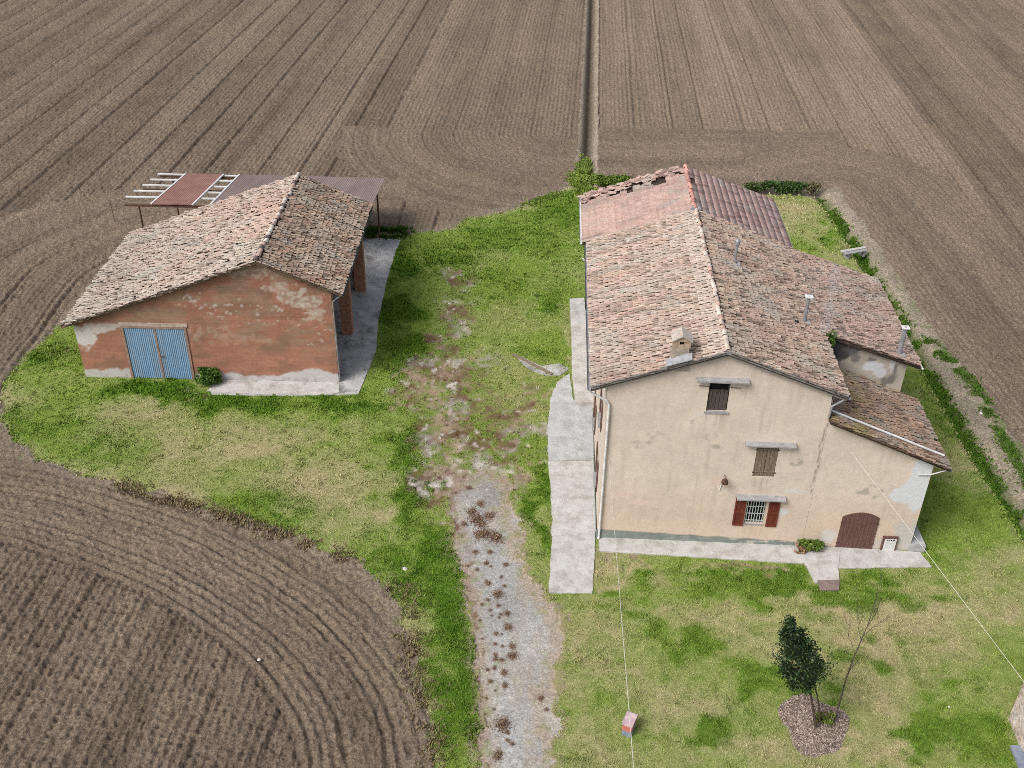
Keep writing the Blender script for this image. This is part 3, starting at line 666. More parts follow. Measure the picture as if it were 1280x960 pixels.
def ridge_row(p, q, parent, name, pal, r=.135, seg=.38):
    p, q = np.array(p, float), np.array(q, float); L = np.linalg.norm(q - p); d = (q - p) / L; side = np.cross(d, [0, 0, 1]); side /= np.linalg.norm(side); up = np.cross(side, d)
    n = int(L / seg); V, F, C = [], [], []
    a = np.linspace(-.15, math.pi + .15, 8)
    for i in range(n):
        o = p + d * (i * L / n); jr = rng.normal(0, .02); lf = rng.normal(0, .012); yw = rng.normal(0, .03)
        b = len(V) * 0 + sum(len(v) for v in V)
        ring = []
        for tt, rr in ((0, r), (L / n * 1.16, r * .84)):
            c = o + d * tt + side * (jr + yw * tt) + up * lf
            ring += [c + side * (rr * math.cos(x)) + up * (rr * .85 * math.sin(x)) for x in a]
        V.append(np.array(ring)); F.append(np.array([(k, k + 1, k + 9, k + 8) for k in range(7)]) + b)
        C.append(np.tile(sample_pal(pal, 1) * rng.uniform(.8, 1.2), (16, 1)))
    return np_obj(name, np.vstack(V), np.vstack(F), M['tile'], parent, np.vstack(C))

# ================================================================= WALL GRIDS
class Walls:
    """painted wall sheets on a fine grid; openings are real holes with reveals"""
    def __init__(s): s.V = []; s.F = []; s.C = []; s.b = 0
    def quad(s, pts, c):
        s.V.append(np.array(pts, float)); s.F.append(np.array([[0, 1, 2, 3]]) + s.b); s.C.append(np.tile(c, (4, 1))); s.b += 4
    def sheet(s, O, du, L, top, colf, holes=(), step=.09, z0=-.15, reveal=.22, inward=None, arch=()):
        O = np.array(O, float); du = np.array(du, float); du /= np.linalg.norm(du)
        zmax = max(top(t) for t in np.linspace(0, L, 200)) + .001
        us = set(np.round(np.linspace(0, L, int(L / step) + 1), 4)); zs = set(np.round(np.linspace(z0, zmax, int((zmax - z0) / step) + 1), 4))
        for (a, b, c, d) in holes: us |= {a, b}; zs |= {c, d}
        us = np.array(sorted(us)); zs = np.array(sorted(zs))
        U, Z = np.meshgrid(us, zs, indexing='ij')
        T = np.array([top(u) for u in us])[:, None]
        Zc = np.minimum(Z, T)
        idx = np.arange(U.size).reshape(U.shape)
        F = np.stack([idx[:-1, :-1], idx[1:, :-1], idx[1:, 1:], idx[:-1, 1:]], -1)
        keep = ~((Z[:-1, :-1] >= T[:-1]) & (Z[:-1, :-1] >= T[1:]))
        um = (us[:-1] + us[1:])[:, None] / 2; zm = (zs[:-1] + zs[1:])[None] / 2
        for (a, b, c, d) in holes: keep &= ~((um > a) & (um < b) & (zm > c) & (zm < d))
        u, z = U.ravel(), Zc.ravel()
        V = O + u[:, None] * du + np.stack([u * 0, u * 0, z], 1)
        s.V.append(V); s.F.append(F[keep] + s.b); s.C.append(colf(u, z)); s.b += len(V)
        if inward is not None:
            w = np.array(inward, float) * reveal
            for (a, b, c, d) in holes:
                P = lambda uu, zz, k=0: O + uu * du + np.array([0, 0, zz]) + w * k
                col = colf(np.array([a]), np.array([(c + d) / 2]))[0] * .95
                s.quad([P(a, c), P(a, d), P(a, d, 1), P(a, c, 1)], col); s.quad([P(b, c), P(b, c, 1), P(b, d, 1), P(b, d)], col)
                s.quad([P(a, c), P(a, c, 1), P(b, c, 1), P(b, c)], col); s.quad([P(a, d), P(b, d), P(b, d, 1), P(a, d, 1)], col)
    def build(s, name, mat, parent):
        return np_obj(name, np.vstack(s.V), np.vstack(s.F), mat, parent, np.vstack(s.C))
def patch(u, z, lst, seed=0, rough=.5, sc=.35):
    f = np.zeros(u.shape)
    n = fbm(u / sc, z / sc, 4, seed)
    for (cu, cz, ru, rz, w) in lst:
        f = np.maximum(f, w * sstep(1.15, .85, np.hypot((u - cu) / ru, (z - cz) / rz) + (n - .5) * 2.2 * rough))
    return f

# ================================================================= FARMHOUSE
house = tag(empty('farmhouse', (HX, HY, 0), HYAW), 'two storey cream plastered farmhouse with old tiled gable roof and lower side wings', 'farmhouse')
W1, WR, W2, D1, D2, EV = 8.87, 4.46, 13.5, 12.68, 18.2, 4.75
def zl(u): return 8.06 + .3594 * (u + .66)          # tile bed, left slope
def zr(u): return 9.90 - .375 * (u - WR)            # right slope
def ze(u): return 8.08 - .3356 * (u - 9.31)         # catslide over the rear wing
def zlean(u): return 6.84 - .41 * (u - 8.84)
CREAM = np.array([.64, .556, .475])
def front_col(u, z):
    n = fbm(u / 1.4, z / 1.4, 4, 12); n2 = fbm(u / .3, z / .3, 4, 14)
    c = CREAM * (.88 + .20 * n + .16 * (n2 - .5))[:, None]
    c = mixc(c, np.array([.40, .345, .28]), .28 * sstep(.52, .74, fbm(u / .16, z / 1.6, 4, 301)) * sstep(.45, .6, fbm(u / 1.8, z / 1.8, 3, 303)))
    c = mixc(c, np.array([.68, .58, .49]), .3 * sstep(.60, .70, fbm(u / .55, z / .35, 4, 305)))
    for (wu, wz, ww) in ((4.4, 6.9, .55), (6.7, 3.7, .5), (6.65, 1.15, .5), (5.72, 5.4, .12), (7.75, 5.4, .12), (3.44, 8.4, .12), (5.45, 8.4, .12)):
        c = mixc(c, np.array([.36, .31, .25]), .55 * sstep(ww, ww * .5, np.abs(u - wu)) * sstep(wz - 1.3, wz - .1, z) * (z < wz) * sstep(.42, .66, fbm(u / .1, z / 1.2, 3, 307)))
    c = mixc(c, np.array([.62, .45, .33]), .5 * sstep(3.6, .8, z) * (.4 + n))           # pinker low down
    c = mixc(c, np.array([.66, .53, .45]), .9 * patch(u, z, [(1.05, 2.5, .35, .14, 1), (1.62, 2.12, .40, .17, 1), (4.9, 3.45, .5, .2, .9), (5.3, 3.3, .3, .25, .9)], 3, .5, .25))
    c = mixc(c, np.array([.62, .62, .62]), .9 * patch(u, z, [(7.75, 1.9, .3, .22, .9), (8.2, 3.05, .5, .14, .7), (9.0, .5, .1, .1, 0), (9.95, .65, .32, .4, .8), (3.9, 6.82, .5, .12, .5)], 4, .5, .25))
    c = mixc(c, np.array([.63, .66, .70]), .92 * patch(u, z, [(13.1, 4.2, .42, 1.0, 1), (12.95, 3.3, .55, .75, 1), (13.25, 3.2, .45, .9, 1), (12.5, 3.05, .42, .4, 1)], 5, .25, .3))
    c = mixc(c, np.array([.50, .51, .49]), .75 * patch(u, z, [(13.2, .8, .5, .9, 1), (12.9, 1.4, .25, .4, .8), (12.2, .3, .6, .3, .7)], 6, .6, .35))
    c = mixc(c, np.array([.30, .29, .24]), .7 * sstep(.52, .72, fbm(u / .22, z / .22, 3, 8)) * patch(u, z, [(11.1, 3.15, .55, .35, 1), (7.9, 4.55, .3, .2, 1), (4.3, 5.7, .3, .2, .9), (2.1, 5.6, .5, .3, .6), (1.6, 5.2, .5, .25, .8), (3.4, 6.4, .2, .1, .7), (4.6, 5.2, .25, .2, .9), (7.6, 2.4, .3, .3, .4), (5.0, 3.2, .3, .3, .8)], 7, .6, .4))
    c = mixc(c, np.array([.43, .38, .31]), .2 * sstep(.5, .7, fbm(u / .12, z / 2.2, 3, 18)) * sstep(6.0, 9.5, z))
    seam = np.abs(u - (8.80 + .035 * np.sin(z * 3.1) + .02 * np.sin(z * 9))) ; c = mixc(c, np.array([.22, .18, .14]), .8 * sstep(.045, .012, seam) * (z > 3.0) * (z < 6.6))
    c = mixc(c, np.array([.40, .36, .27]), .35 * sstep(.55, .7, n) * sstep(1.4, .4, z))
    return c
def plain_col(u, z):
    return CREAM * (.80 + .3 * fbm(u / .9, z / .9, 4, 23))[:, None]
def ext_col(u, z):
    n = fbm(u / .45, z / .45, 4, 31)
    c = np.array([.42, .38, .32]) * (.7 + .6 * n)[:, None]
    c = mixc(c, np.array([.045, .045, .05]), .92 * patch(u, z, [(1.35, 7.15, .42, .5, 1), (1.9, 7.2, .35, .3, .8)], 9, .5, .3))
    c = mixc(c, np.array([.12, .12, .12]), .75 * sstep(.45, .62, fbm(u / .35, z / .35, 4, 37)) * patch(u, z, [(2.2, 6.9, .9, .5, 1), (3.9, 5.9, .5, .5, 1), (1.6, 6.6, .5, .5, 1)], 10, .6, .4))
    c = mixc(c, np.array([.62, .63, .66]), .85 * patch(u, z, [(3.0, 6.35, .5, .25, 1), (3.3, 6.1, .3, .35, .9), (3.75, 6.55, .12, .5, .8)], 11, .5, .3))
    return c
ATT = (3.97, 4.80, 6.95, 8.36); MID = (6.25, 7.14, 3.74, 5.36); GRD = (6.25, 7.05, 1.19, 2.62); DOOR = (10.34, 11.90, -.15, 1.78)
w = Walls()
w.sheet((0, 0, 0), (1, 0, 0), WR, lambda u: zl(u) - .20, front_col, [ATT] if ATT[1] < WR else [], inward=(0, 1, 0)) if False else None
def front_top(u): return min(zl(u) - .20, zr(u) - .20) if u < W1 else zlean(u) - .16
w.sheet((0, 0, 0), (1, 0, 0), W1, front_top, front_col, [ATT, MID, GRD], step=.07, inward=(0, 1, 0))
def shift(f, du): return lambda u, z: f(u + du, z)
w.sheet((W1, .012, 0), (1, 0, 0), W2 - W1, lambda u: zlean(u + W1) - .16, shift(front_col, W1), [(DOOR[0] - W1, DOOR[1] - W1, DOOR[2], DOOR[3])], step=.07, inward=(0, 1, 0), reveal=.16)
SIDE_WIN = [(2.3, 3.2, 1.1, 2.5), (6.6, 7.5, 1.1, 2.5), (2.3, 3.2, 4.4, 5.7), (6.6, 7.5, 4.4, 5.7), (10.6, 11.5, 4.4, 5.7)]
SIDE_DOOR = (8.9, 9.9, -.15, 2.2)
w.sheet((0, 0, 0), (0, 1, 0), D2, lambda u: 7.85, plain_col, SIDE_WIN + [SIDE_DOOR], step=.2, inward=(1, 0, 0))
w.sheet((W1, 0, 0), (0, 1, 0), D2, lambda u: 7.85, plain_col, step=.3)
w.sheet((0, D2, 0), (1, 0, 0), W1, lambda u: front_top(u), plain_col, step=.3)
w.sheet((W2, .012, 0), (0, 1, 0), EV, lambda u: 4.7, plain_col, step=.25)
w.sheet((W1, EV, 0), (1, 0, 0), 13.25 - W1, lambda u: ze(u + W1) - .14, ext_col, step=.07, z0=3.0)
w.sheet((13.25, EV, 0), (0, 1, 0), 12.35 - EV, lambda u: ze(13.25) - .14, plain_col, step=.25)
w.sheet((W1, 12.35, 0), (1, 0, 0), 13.25 - W1, lambda u: ze(u + W1) - .14, plain_col, step=.25)
w.build('wall', M['plaster'], house)
# plinth band
b = MB(); NP = 90
us = np.linspace(.0, 8.72, NP)
for a, c in zip(us[:-1], us[1:]):
    pass
def plinth_col(u, z):
    c = np.array([.20, .235, .215]) * (.75 + .5 * fbm(u / .3, z / .12, 4, 51))[:, None]
    return mixc(c, np.array([.48, .46, .40]), sstep(.56, .68, fbm(u / .35, z / .1, 3, 52)) * (.15 + .75 * sstep(3, 8, u)))
pw = Walls(); pw.sheet((-.03, -.03, 0), (1, 0, 0), 8.6, lambda u: .52 - .028 * u + .05 * math.sin(u * 5) * (u > 2.5) * .5, plinth_col, step=.06)
pw.sheet((-.03, -.03, 0), (0, 1, 0), 9, lambda u: .5, plinth_col, step=.15)
for k in range(1): pass
pl = pw.build('plinth', M['plaster'], house); pl['label'] = 'grey green cement plinth band with flaking patches'

# ---- roofs of the house
TH = (0, 0, -.14)
cs = math.sqrt(1 + .3594**2); et_l = (-1, 0, -.3594); et_r = (1, 0, -.375)
def slope(u0, u1, z0, z1): return math.hypot(u1 - u0, z1 - z0)
# left slope: O at ridge, s along v, t down-slope
def mortar_line(s, t, c):
    return c
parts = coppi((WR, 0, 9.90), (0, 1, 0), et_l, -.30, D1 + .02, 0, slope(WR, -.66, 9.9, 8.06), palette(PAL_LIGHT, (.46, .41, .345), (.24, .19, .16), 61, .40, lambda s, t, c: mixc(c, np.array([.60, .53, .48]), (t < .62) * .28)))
deck = [((-.66, -.26, zl(-.66) - .01), (-.66, D1, zl(-.66) - .01), (WR, D1, 9.89), (WR, -.26, 9.89))]
o = tiles_obj('roof', parts, [M['tile'], M['deck']], house, [(d, TH) for d in deck])
o['label'] = 'pale weathered barrel tile slope'
left_roof = o
# right slope plus catslide
def streak(s, t, c):
    # grey cement weathering along the old join
    ln = np.abs((t - 5.1) - (s - 4.6) * .32); c = mixc(c, np.array([.36, .35, .35]), np.exp(-(ln / .22)**2) * .40 * (s > 4.4) * (s < 12.6))
    return c
LR = slope(WR, 9.31, 9.9, 8.08)
LE = LR + slope(9.31, 13.78, 8.08, 6.58)
parts = coppi((WR, 0, 9.90), (0, 1, 0), et_r, -.30, D1 + .02, 0.05, LR, palette(PAL_DARK, (.44, .37, .29), (.12, .09, .075), 62, .35, streak))
PAL_EXT = [(.42, .285, .235, 3), (.36, .235, .20, 3), (.45, .36, .30, 2), (.28, .195, .17, 2), (.21, .16, .14, 1), (.50, .43, .37, 1)]
parts += coppi((9.27, 0, 8.10), (0, 1, 0), (1, 0, -.3356), 4.50, 12.55, 0, slope(9.31, 13.78, 8.08, 6.58), palette(PAL_EXT, (.42, .34, .29), (.13, .10, .085), 63, .25, lambda s, t, c: mixc(c, np.array([.36, .35, .35]), np.exp(-((t - (s - 4.6) * .3) / .2)**2) * .40)))
deck = [((WR, -.26, 9.89), (WR, D1, 9.89), (9.31, D1, 8.07), (9.31, -.26, 8.07)), ((9.31, 4.53, 8.07), (9.31, 12.53, 8.07), (13.78, 12.53, 6.57), (13.78, 4.53, 6.57))]
o = tiles_obj('roof', parts, [M['tile'], M['deck']], house, [(d, TH) for d in deck]); o['label'] = 'darker barrel tile slope running down over the rear wing'
right_roof = o
# red rear roof
RZ = 9.86
ETL = (-1, 0, -(RZ - 8.02) / (WR + .9)); ETR = (1, 0, -(RZ - 8.16) / (9.31 - WR))
def broken(s, t): return ((s > D2 - .85 + .25 * np.sin(t * 3)) * 1.0)
def holes_l(s, t):
    hole = (s > D2 - 1.15) & (s < D2 - .55) & (((t > .8) & (t < 1.5)) | ((t > 2.6) & (t < 3.05)))
    return ~hole & ~((s > D2 - .5) & (rng.uniform(0, 1, len(s)) < .25))
parts = flat_tiles((WR, 0, RZ), (0, 1, 0), ETL, D1 - .1, D2 + .2, .02, slope(WR, -.9, RZ, 8.02), palette(PAL_RED, (.58, .40, .33), None, 64, .35), holes_l, messy=broken)
parts += flat_tiles((WR, 0, RZ), (0, 1, 0), ETR, D1 - .1, D2 + .2, .02, slope(WR, 9.31, RZ, 8.16), palette(PAL_RED_D, (.56, .38, .34), (.34, .21, .19), 65, .4), lambda s, t: ~((t < .35) & (s > 16.2) & (s < 17.0)))
deck = [((-.9, D1 + .02, 8.0), (-.9, D2 + .15, 8.0), (WR, D2 + .15, RZ - .015), (WR, D1 + .02, RZ - .015)), ((WR, D1 + .02, RZ - .015), (WR, D2 + .15, RZ - .015), (9.31, D2 + .15, 8.14), (9.31, D1 + .02, 8.14))]
o = tiles_obj('roof', parts, [M['tile'], M['deck']], house, [(d, TH) for d in deck]); o['label'] = 'red flat tile roof with broken rear edge'
# stack of loose tiles lying on that rear edge
V = MB()
for k in range(46):
    t = rng.uniform(.3, 5.3); s = D2 + .05 - abs(rng.normal(0, .3)); p = np.array((WR, s, RZ)) + np.array(ETL) / np.linalg.norm(ETL) * t + np.array((0, 0, .10 + rng.uniform(0, .08)))
    a = rng.normal(0, .7); ca, sa = math.cos(a), math.sin(a); c = sample_pal(PAL_RED, 1)[0] * rng.uniform(.55, 1.1)
    q = [(-.12, -.19), (.12, -.19), (.12, .19), (-.12, .19)]; tilt = rng.normal(0, .12)
    V.slab([p + np.array((i * ca - j * sa, i * sa + j * ca, j * tilt + (i * ca - j * sa) * .34)) for i, j in q], (0, 0, -.025), c=tuple(c))
V.build('loose_tiles', M['tile'], o, col=True)
# lean-to roof
def moss(s, t, c):
    f = sstep(.45, .62, fbm(s / .5, t / .7, 3, 71)) * np.clip(1.3 - t / 2.2, 0, 1)
    return mixc(c, np.array([.21, .185, .05]), f * .75)
PAL_LEAN = [(.36, .24, .17, 3), (.30, .19, .14, 3), (.24, .16, .12, 2), (.41, .31, .23, 2), (.15, .11, .09, 2)]
parts = coppi((8.89, 0, zlean(8.89)), (0, 1, 0), (1, 0, -.41), -.30, 4.70, 0, slope(8.89, 14.04, zlean(8.89), 4.71), palette(PAL_LEAN, (.38, .31, .24), (.11, .085, .07), 66, .25, moss), rot=.045)
deck = [((8.89, -.25, zlean(8.89) - .012), (8.89, 4.72, zlean(8.89) - .012), (14.0, 4.72, 4.71), (14.0, -.25, 4.71))]
lean = tiles_obj('roof', parts, [M['tile'], M['deck']], house, [(d, (0, 0, -.10)) for d in deck]); lean['label'] = 'lower mossy tiled lean-to roof with white flashing'
b = MB(); b.tube([(8.95, .42, zlean(8.95) + .16), (13.98, .42, zlean(13.98) + .16)], .05, 8); b.build('flashing', M['white_metal'], lean)
b = MB(); b.bar((8.9, -.02, zlean(8.9) - .17), (13.52, -.02, zlean(13.52) - .17), .05, .05); b.build('drip_strip', M['white_metal'], lean)
# ridge
ridge_row((WR, -.32, 9.97), (WR, D1, 9.97), left_roof, 'ridge_tiles', [(.52, .42, .355, 3), (.48, .33, .27, 2), (.58, .51, .45, 3)], r=.105)
ridge_row((WR, D1 + .05, 9.94), (WR, D2 + .15, 9.93), bpy.data.objects['roof.002'], 'ridge_tiles', [(.54, .30, .24, 3), (.48, .25, .20, 2)], r=.12)
# cement verges on the front gable
b = MB()
for (u0, z0, u1, z1) in ((-.66, zl(-.66), WR, 9.9), (WR, 9.9, 9.33, 8.07)):
    b.bar((u0, -.22, z0 - .02), (u1, -.22, z1 - .02), .14, .13)
    b.bar((u0, -.10, z0 - .20), (u1, -.10, z1 - .20), .20, .09)
b.build('verge', M['verge'], house)
b = MB(); b.bar((-.1, D1 + .03, zl(-.1) + .09), (WR, D1 + .03, 9.96), .10, .05); b.build('mortar_strip', M['tile'], left_roof, col=True) if False else None
b = MB(); b.slab([(WR - .25, D1 - .05, 10.05), (WR + .28, D1 + .05, 9.98), (WR + .22, D1 + .55, 9.96), (WR - .1, D1 + .45, 10.04)], (0, 0, -.16)); b.build('mortar_patch', M['lintel'], right_roof)

# ---- gutters and downpipes
def half_gutter(p, q, r=.075):
    b = MB(); p, q = Vector(p), Vector(q); d = (q - p).normalized(); side = d.cross(Vector((0, 0, 1))).normalized(); n = 7
    for rr, flip in ((r, 1), (r - .008, -1)):
        V = []
        for e in (p, q):
            for k in range(n):
                a = math.pi * k / (n - 1); V.append(e + side * (rr * math.cos(a)) + Vector((0, 0, -rr * math.sin(a))))
        b.add(V, [(k, k + 1, k + 1 + n, k + n) for k in range(n - 1)])
    return b
half_gutter((-.74, -.3, 7.98), (-.74, 12.6, 7.98)).build('gutter', M['grey_metal'], house)
half_gutter((-.98, 12.7, 7.96), (-.98, 18.4, 7.96), .06).build('gutter', M['white_metal'], house)
half_gutter((9.40, -.3, 8.0), (9.40, 4.5, 8.0), .06).build('gutter', M['grey_metal'], house)
half_gutter((13.86, 4.5, 6.5), (13.86, 12.5, 6.5), .05).build('gutter', M['white_metal'], house)
half_gutter((9.40, 12.7, 8.08), (9.40, 18.3, 8.08), .05).build('gutter', M['white_metal'], house)
half_gutter((14.10, -.28, 4.62), (14.10, 4.7, 4.62), .06).build('gutter', M['green_metal'], house)
b = MB(); b.tube([(-.72, -.22, 7.9), (-.66, -.2, 7.75), (-.02, -.1, 7.35), (.10, -.09, 7.15), (.10, -.09, .25), (.08, -.16, .10)], .05, 8); b.build('downpipe', M['white_metal'], house)
b = MB(); b.tube([(9.36, -.15, 7.92), (9.2, -.1, 7.75), (8.86, -.07, 7.45), (8.84, -.07, 6.95)], .045, 8); b.build('downpipe', M['grey_metal'], house)
b = MB(); b.tube([(14.06, -.1, 4.56), (13.9, -.06, 4.45), (13.45, -.06, 4.25), (12.95, -.05, 4.23)], .03, 8); b.build('downpipe', M['white_metal'], house)
b = MB(); b.tube([(-.9, 11.2, 7.9), (-.5, 11.2, 7.5), (-.08, 11.2, 7.2), (-.08, 11.2, .2)], .045, 8); b.build('downpipe', M['white_metal'], house)

# ---- windows
def window(rect, label, **kw):
    b = MB(); u0, u1, z0, z1 = rect
    fr = .05
    for a, c in (((u0, .16, z0), (u0 + fr, .21, z1)), ((u1 - fr, .16, z0), (u1, .21, z1)), ((u0 + fr, .16, z0), (u1 - fr, .21, z0 + fr)), ((u0 + fr, .16, z1 - fr), (u1 - fr, .21, z1))): b.box(a, c)
    o = b.build('window', M[kw.get('frame', 'wood_dark')], house); o['label'] = label
    p = MB().box((u0, .222, z0), (u1, .245, z1)).build('pane', M['dark'], o)
    return o
def canopy(u0, u1, z, parent, d=.26):
    b = MB(); b.slab([(u0, -d, z), (u1, -d, z), (u1, .0, z + .05), (u0, .0, z + .05)], (0, 0, -.06)); return b.build('canopy_slab', M['lintel'], parent)
wa = window(ATT, 'dark attic window half closed by a wooden board')
canopy(3.42, 5.47, 8.52, wa)
b = MB(); n = 5
for k in range(n):
    a = ATT[0] + .03 + k * (ATT[1] - ATT[0] - .06) / n; b.box((a, .08, ATT[2] + .02), (a + (ATT[1] - ATT[0] - .06) / n - .012, .11, ATT[3] - .42))
b.build('board', M['wood_dark'], wa)
MB().tube([(3.55, -.05, 8.18), (3.95, -.05, 8.17)], .015, 6).build('hook', M['rust'], wa); MB().tube([(4.82, -.05, 8.15), (5.2, -.05, 8.14)], .015, 6).build('hook', M['rust'], wa)
b = MB(); b.box((3.9, -.06, 6.88), (4.87, .05, 6.955)); b.build('sill', M['lintel'], wa)
wm = window(MID, 'first floor window closed by weathered plank shutters'); canopy(5.72, 7.77, 5.50, wm)
for k, (a, c) in enumerate(((MID[0] + .01, (MID[0] + MID[1]) / 2 - .006), ((MID[0] + MID[1]) / 2 + .006, MID[1] - .01))):
    b = MB(); n = 3
    for i in range(n):
        x0 = a + (c - a) * i / n; b.box((x0, .03, MID[2] + .02), (x0 + (c - a) / n - .01, .065, MID[3] - .02))
    for zz in (MID[2] + .22, MID[3] - .25): b.box((a, .008, zz), (c, .03, zz + .07))
    s = b.build('shutter', M['wood_grey'], wm)
    for zz in (MID[2] + .2, MID[3] - .25): MB().box((a - .05 if k == 0 else c - .03, -.012, zz), (a + .03 if k == 0 else c + .05, .01, zz + .06)).build('hinge', M['rust'], s)
wg = window(GRD, 'ground floor barred window with open red brown shutters'); canopy(5.73, 7.77, 2.72, wg, .30)
b = MB()
for k in range(7):
    x = GRD[0] + .06 + k * (GRD[1] - GRD[0] - .12) / 6; b.box((x - .014, .05, GRD[2]), (x + .014, .078, GRD[3]))
for k in range(4):
    z = GRD[2] + .16 + k * (GRD[3] - GRD[2] - .3) / 3; b.box((GRD[0], .035, z - .016), (GRD[1], .05, z + .016))
b.build('window_bars', M['bars'], wg)
b = MB(); b.box((GRD[0] - .03, -.03, GRD[2] - .06), (GRD[1] + .03, .05, GRD[2] - .003)); b.build('sill', M['lintel'], wg)
for (a, c, lean_) in ((5.74, 6.20, -.02), (7.16, 7.62, .02)):
    b = MB(); z0, z1 = 1.08, 2.60
    for e in ((a, -.055, z0, a + .06, -.015, z1), (c - .06, -.055, z0, c, -.015, z1), (a + .06, -.055, z0, c - .06, -.015, z0 + .1), (a + .06, -.055, z1 - .1, c - .06, -.015, z1), (a + .06, -.055, 1.80, c - .06, -.015, 1.88)):
        b.box(e[:3], e[3:])
    for zz in np.arange(z0 + .11, z1 - .12, .055):
        if abs(zz - 1.84) > .06: b.bar((a + .06, -.03, zz), (c - .06, -.03, zz + .0), .012, .045, up=(0, -.6, 1))
    b.box((a + .06, -.02, z0 + .1), (c - .06, -.014, z1 - .1)); b.build('shutter', M['shutter'], wg)
# left side: windows with open shutters seen edge on, a door with a small cement canopy
for (v0, v1, z0, z1) in SIDE_WIN:
    b = MB(); b.box((.16, v0, z0), (.2, v1, z0 + .05)); b.box((.16, v0, z1 - .05), (.2, v1, z1)); b.box((.16, v0, z0 + .05), (.2, v0 + .05, z1 - .05)); b.box((.16, v1 - .05, z0 + .05), (.2, v1, z1 - .05)); b.box((.16, (v0 + v1) / 2 - .03, z0 + .05), (.2, (v0 + v1) / 2 + .03, z1 - .05))
    o = b.build('window', M['wood_dark'], house); o['label'] = 'side wall window with brown shutters folded back'
    MB().box((.21, v0, z0), (.24, v1, z1)).build('pane', M['dark'], o)
    for (a, c) in ((v0 - .48, v0 - .02), (v1 + .02, v1 + .48)): MB().box((-.05, a, z0 - .03), (-.012, c, z1 + .02)).build('shutter', M['wood_door'], o)
    MB().box((-.14, v0 - .08, z0 - .08), (.05, v1 + .08, z0 - .003)).build('sill', M['lintel'], o)
b = MB()
for k in range(5): b.box((.09, 8.92 + k * .192, .05), (.13, 8.92 + (k + 1) * .192 - .01, 2.19))
sd = b.build('door', M['wood_door'], house); sd['label'] = 'plank door in the left side wall'
# arched double door of the lean-to
b = MB(); n = 9; dw = (DOOR[1] - DOOR[0])
def arch_z(u):
    t = (u - DOOR[0]) / dw * 2 - 1; return 1.78 + .26 * (1 - t * t)
for k in range(n):
    a = DOOR[0] + k * dw / n + .004; c = DOOR[0] + (k + 1) * dw / n - .006
    b.add([(a, -.028, .0), (c, -.028, .0), (c, -.028, arch_z(c)), (a, -.028, arch_z(a)), (a, .10, .0), (c, .10, .0), (c, .10, arch_z(c)), (a, .10, arch_z(a))],
          [(0, 1, 2, 3), (7, 6, 5, 4), (0, 3, 7, 4), (1, 5, 6, 2), (3, 2, 6, 7), (0, 4, 5, 1)])
ad = b.build('door', M['wood_door'], house); ad['label'] = 'arched brown plank double door'
for (a, z) in ((DOOR[0] - .03, .33), (DOOR[0] - .03, 1.45), (DOOR[1] - .12, .33), (DOOR[1] - .12, 1.45)): MB().box((a, -.045, z), (a + .15, -.03, z + .05)).build('hinge', M['rust'], ad)
# meter hatch leaning by the corner
b = MB(); b.box((12.24, -.10, -.02), (12.88, -.015, .82)); mb = b.build('meter_hatch', M['wood_door'], house)
mb['label'] = 'white panel in a dark frame at the foot of the wall'
MB().box((12.32, -.112, .06), (12.82, -.102, .72)).build('panel', M['white_metal'], mb)
b = MB()
for (a, z, wd) in ((12.40, .655, .07), (12.50, .66, .04), (12.57, .65, .06), (12.67, .655, .08)): b.box((a, -.116, z - .02), (a + wd, -.1125, z + .03))
b.build('stain', M['dark'], mb)
# wall lamp with bracket
b = MB(); b.tube([(5.1, .0, 3.75), (5.1, -.18, 3.82), (5.1, -.30, 3.74)], .018, 6); lp = b.build('wall_lamp', M['rust'], house)
b = MB(); b.tube([(5.1, -.30, 3.80), (5.1, -.30, 3.70), (5.1, -.30, 3.56)], [.04, .13, .15], 10); b.build('lamp_shade', M['rust'], lp)
b = MB(); b.tube([(5.07, -.03, 3.5), (4.98, -.03, 2.95)], .02, 6); b.build('conduit', M['white_metal'], lp)

# ---- chimney and flues
CU, CV = 2.70, .22
zc = zl(CU)
b = MB(); b.box((CU - .30, CV - .30, zc - .4), (CU + .30, CV + .30, zc + .62)); b.box((CU - .34, CV - .34, zc - .35), (CU + .34, CV + .34, zc + .22))
def chim_c(): pass
ch = b.build('chimney', mat_var('old_render', (.26, .225, .18), (.44, .385, .31), 5., .95, 7, .4, c3=(.30, .27, .23), s3=2), left_roof)
b = MB()
for (x0, x1) in ((-.33, -.20), (.20, .33)): b.box((CU + x0, CV - .30, zc + .62), (CU + x1, CV + .30, zc + .90))
b.add([(CU - .33, CV - .30, zc + .90), (CU + .33, CV - .30, zc + .90), (CU, CV - .30, zc + 1.08), (CU - .33, CV - .25, zc + .90), (CU + .33, CV - .25, zc + .90), (CU, CV - .25, zc + 1.08)], [(0, 1, 2), (5, 4, 3), (0, 3, 4, 1), (1, 4, 5, 2), (2, 5, 3, 0)])
b.box((CU - .20, CV - .28, zc + .75), (CU - .09, CV - .22, zc + .90)); b.box((CU + .09, CV - .28, zc + .75), (CU + .20, CV - .22, zc + .90)); b.box((CU - .2, CV - .28, zc + .62), (CU + .2, CV - .22, zc + .75))
b.build('chimney_head', M['drain'] if False else mat_var('chimney_brick', (.36, .25, .17), (.50, .40, .30), 9., .95, 6, .4), ch)
b = MB()
for sg in (-1, 1): b.slab([(CU, CV - .36, zc + 1.14), (CU + sg * .40, CV - .36, zc + .90), (CU + sg * .40, CV + .36, zc + .92), (CU, CV + .36, zc + 1.14)], (0, 0, .06))
b.build('chimney_cap', mat_var('weathered_cap', (.38, .33, .29), (.52, .46, .41), 6., .95, 6, .4), ch)
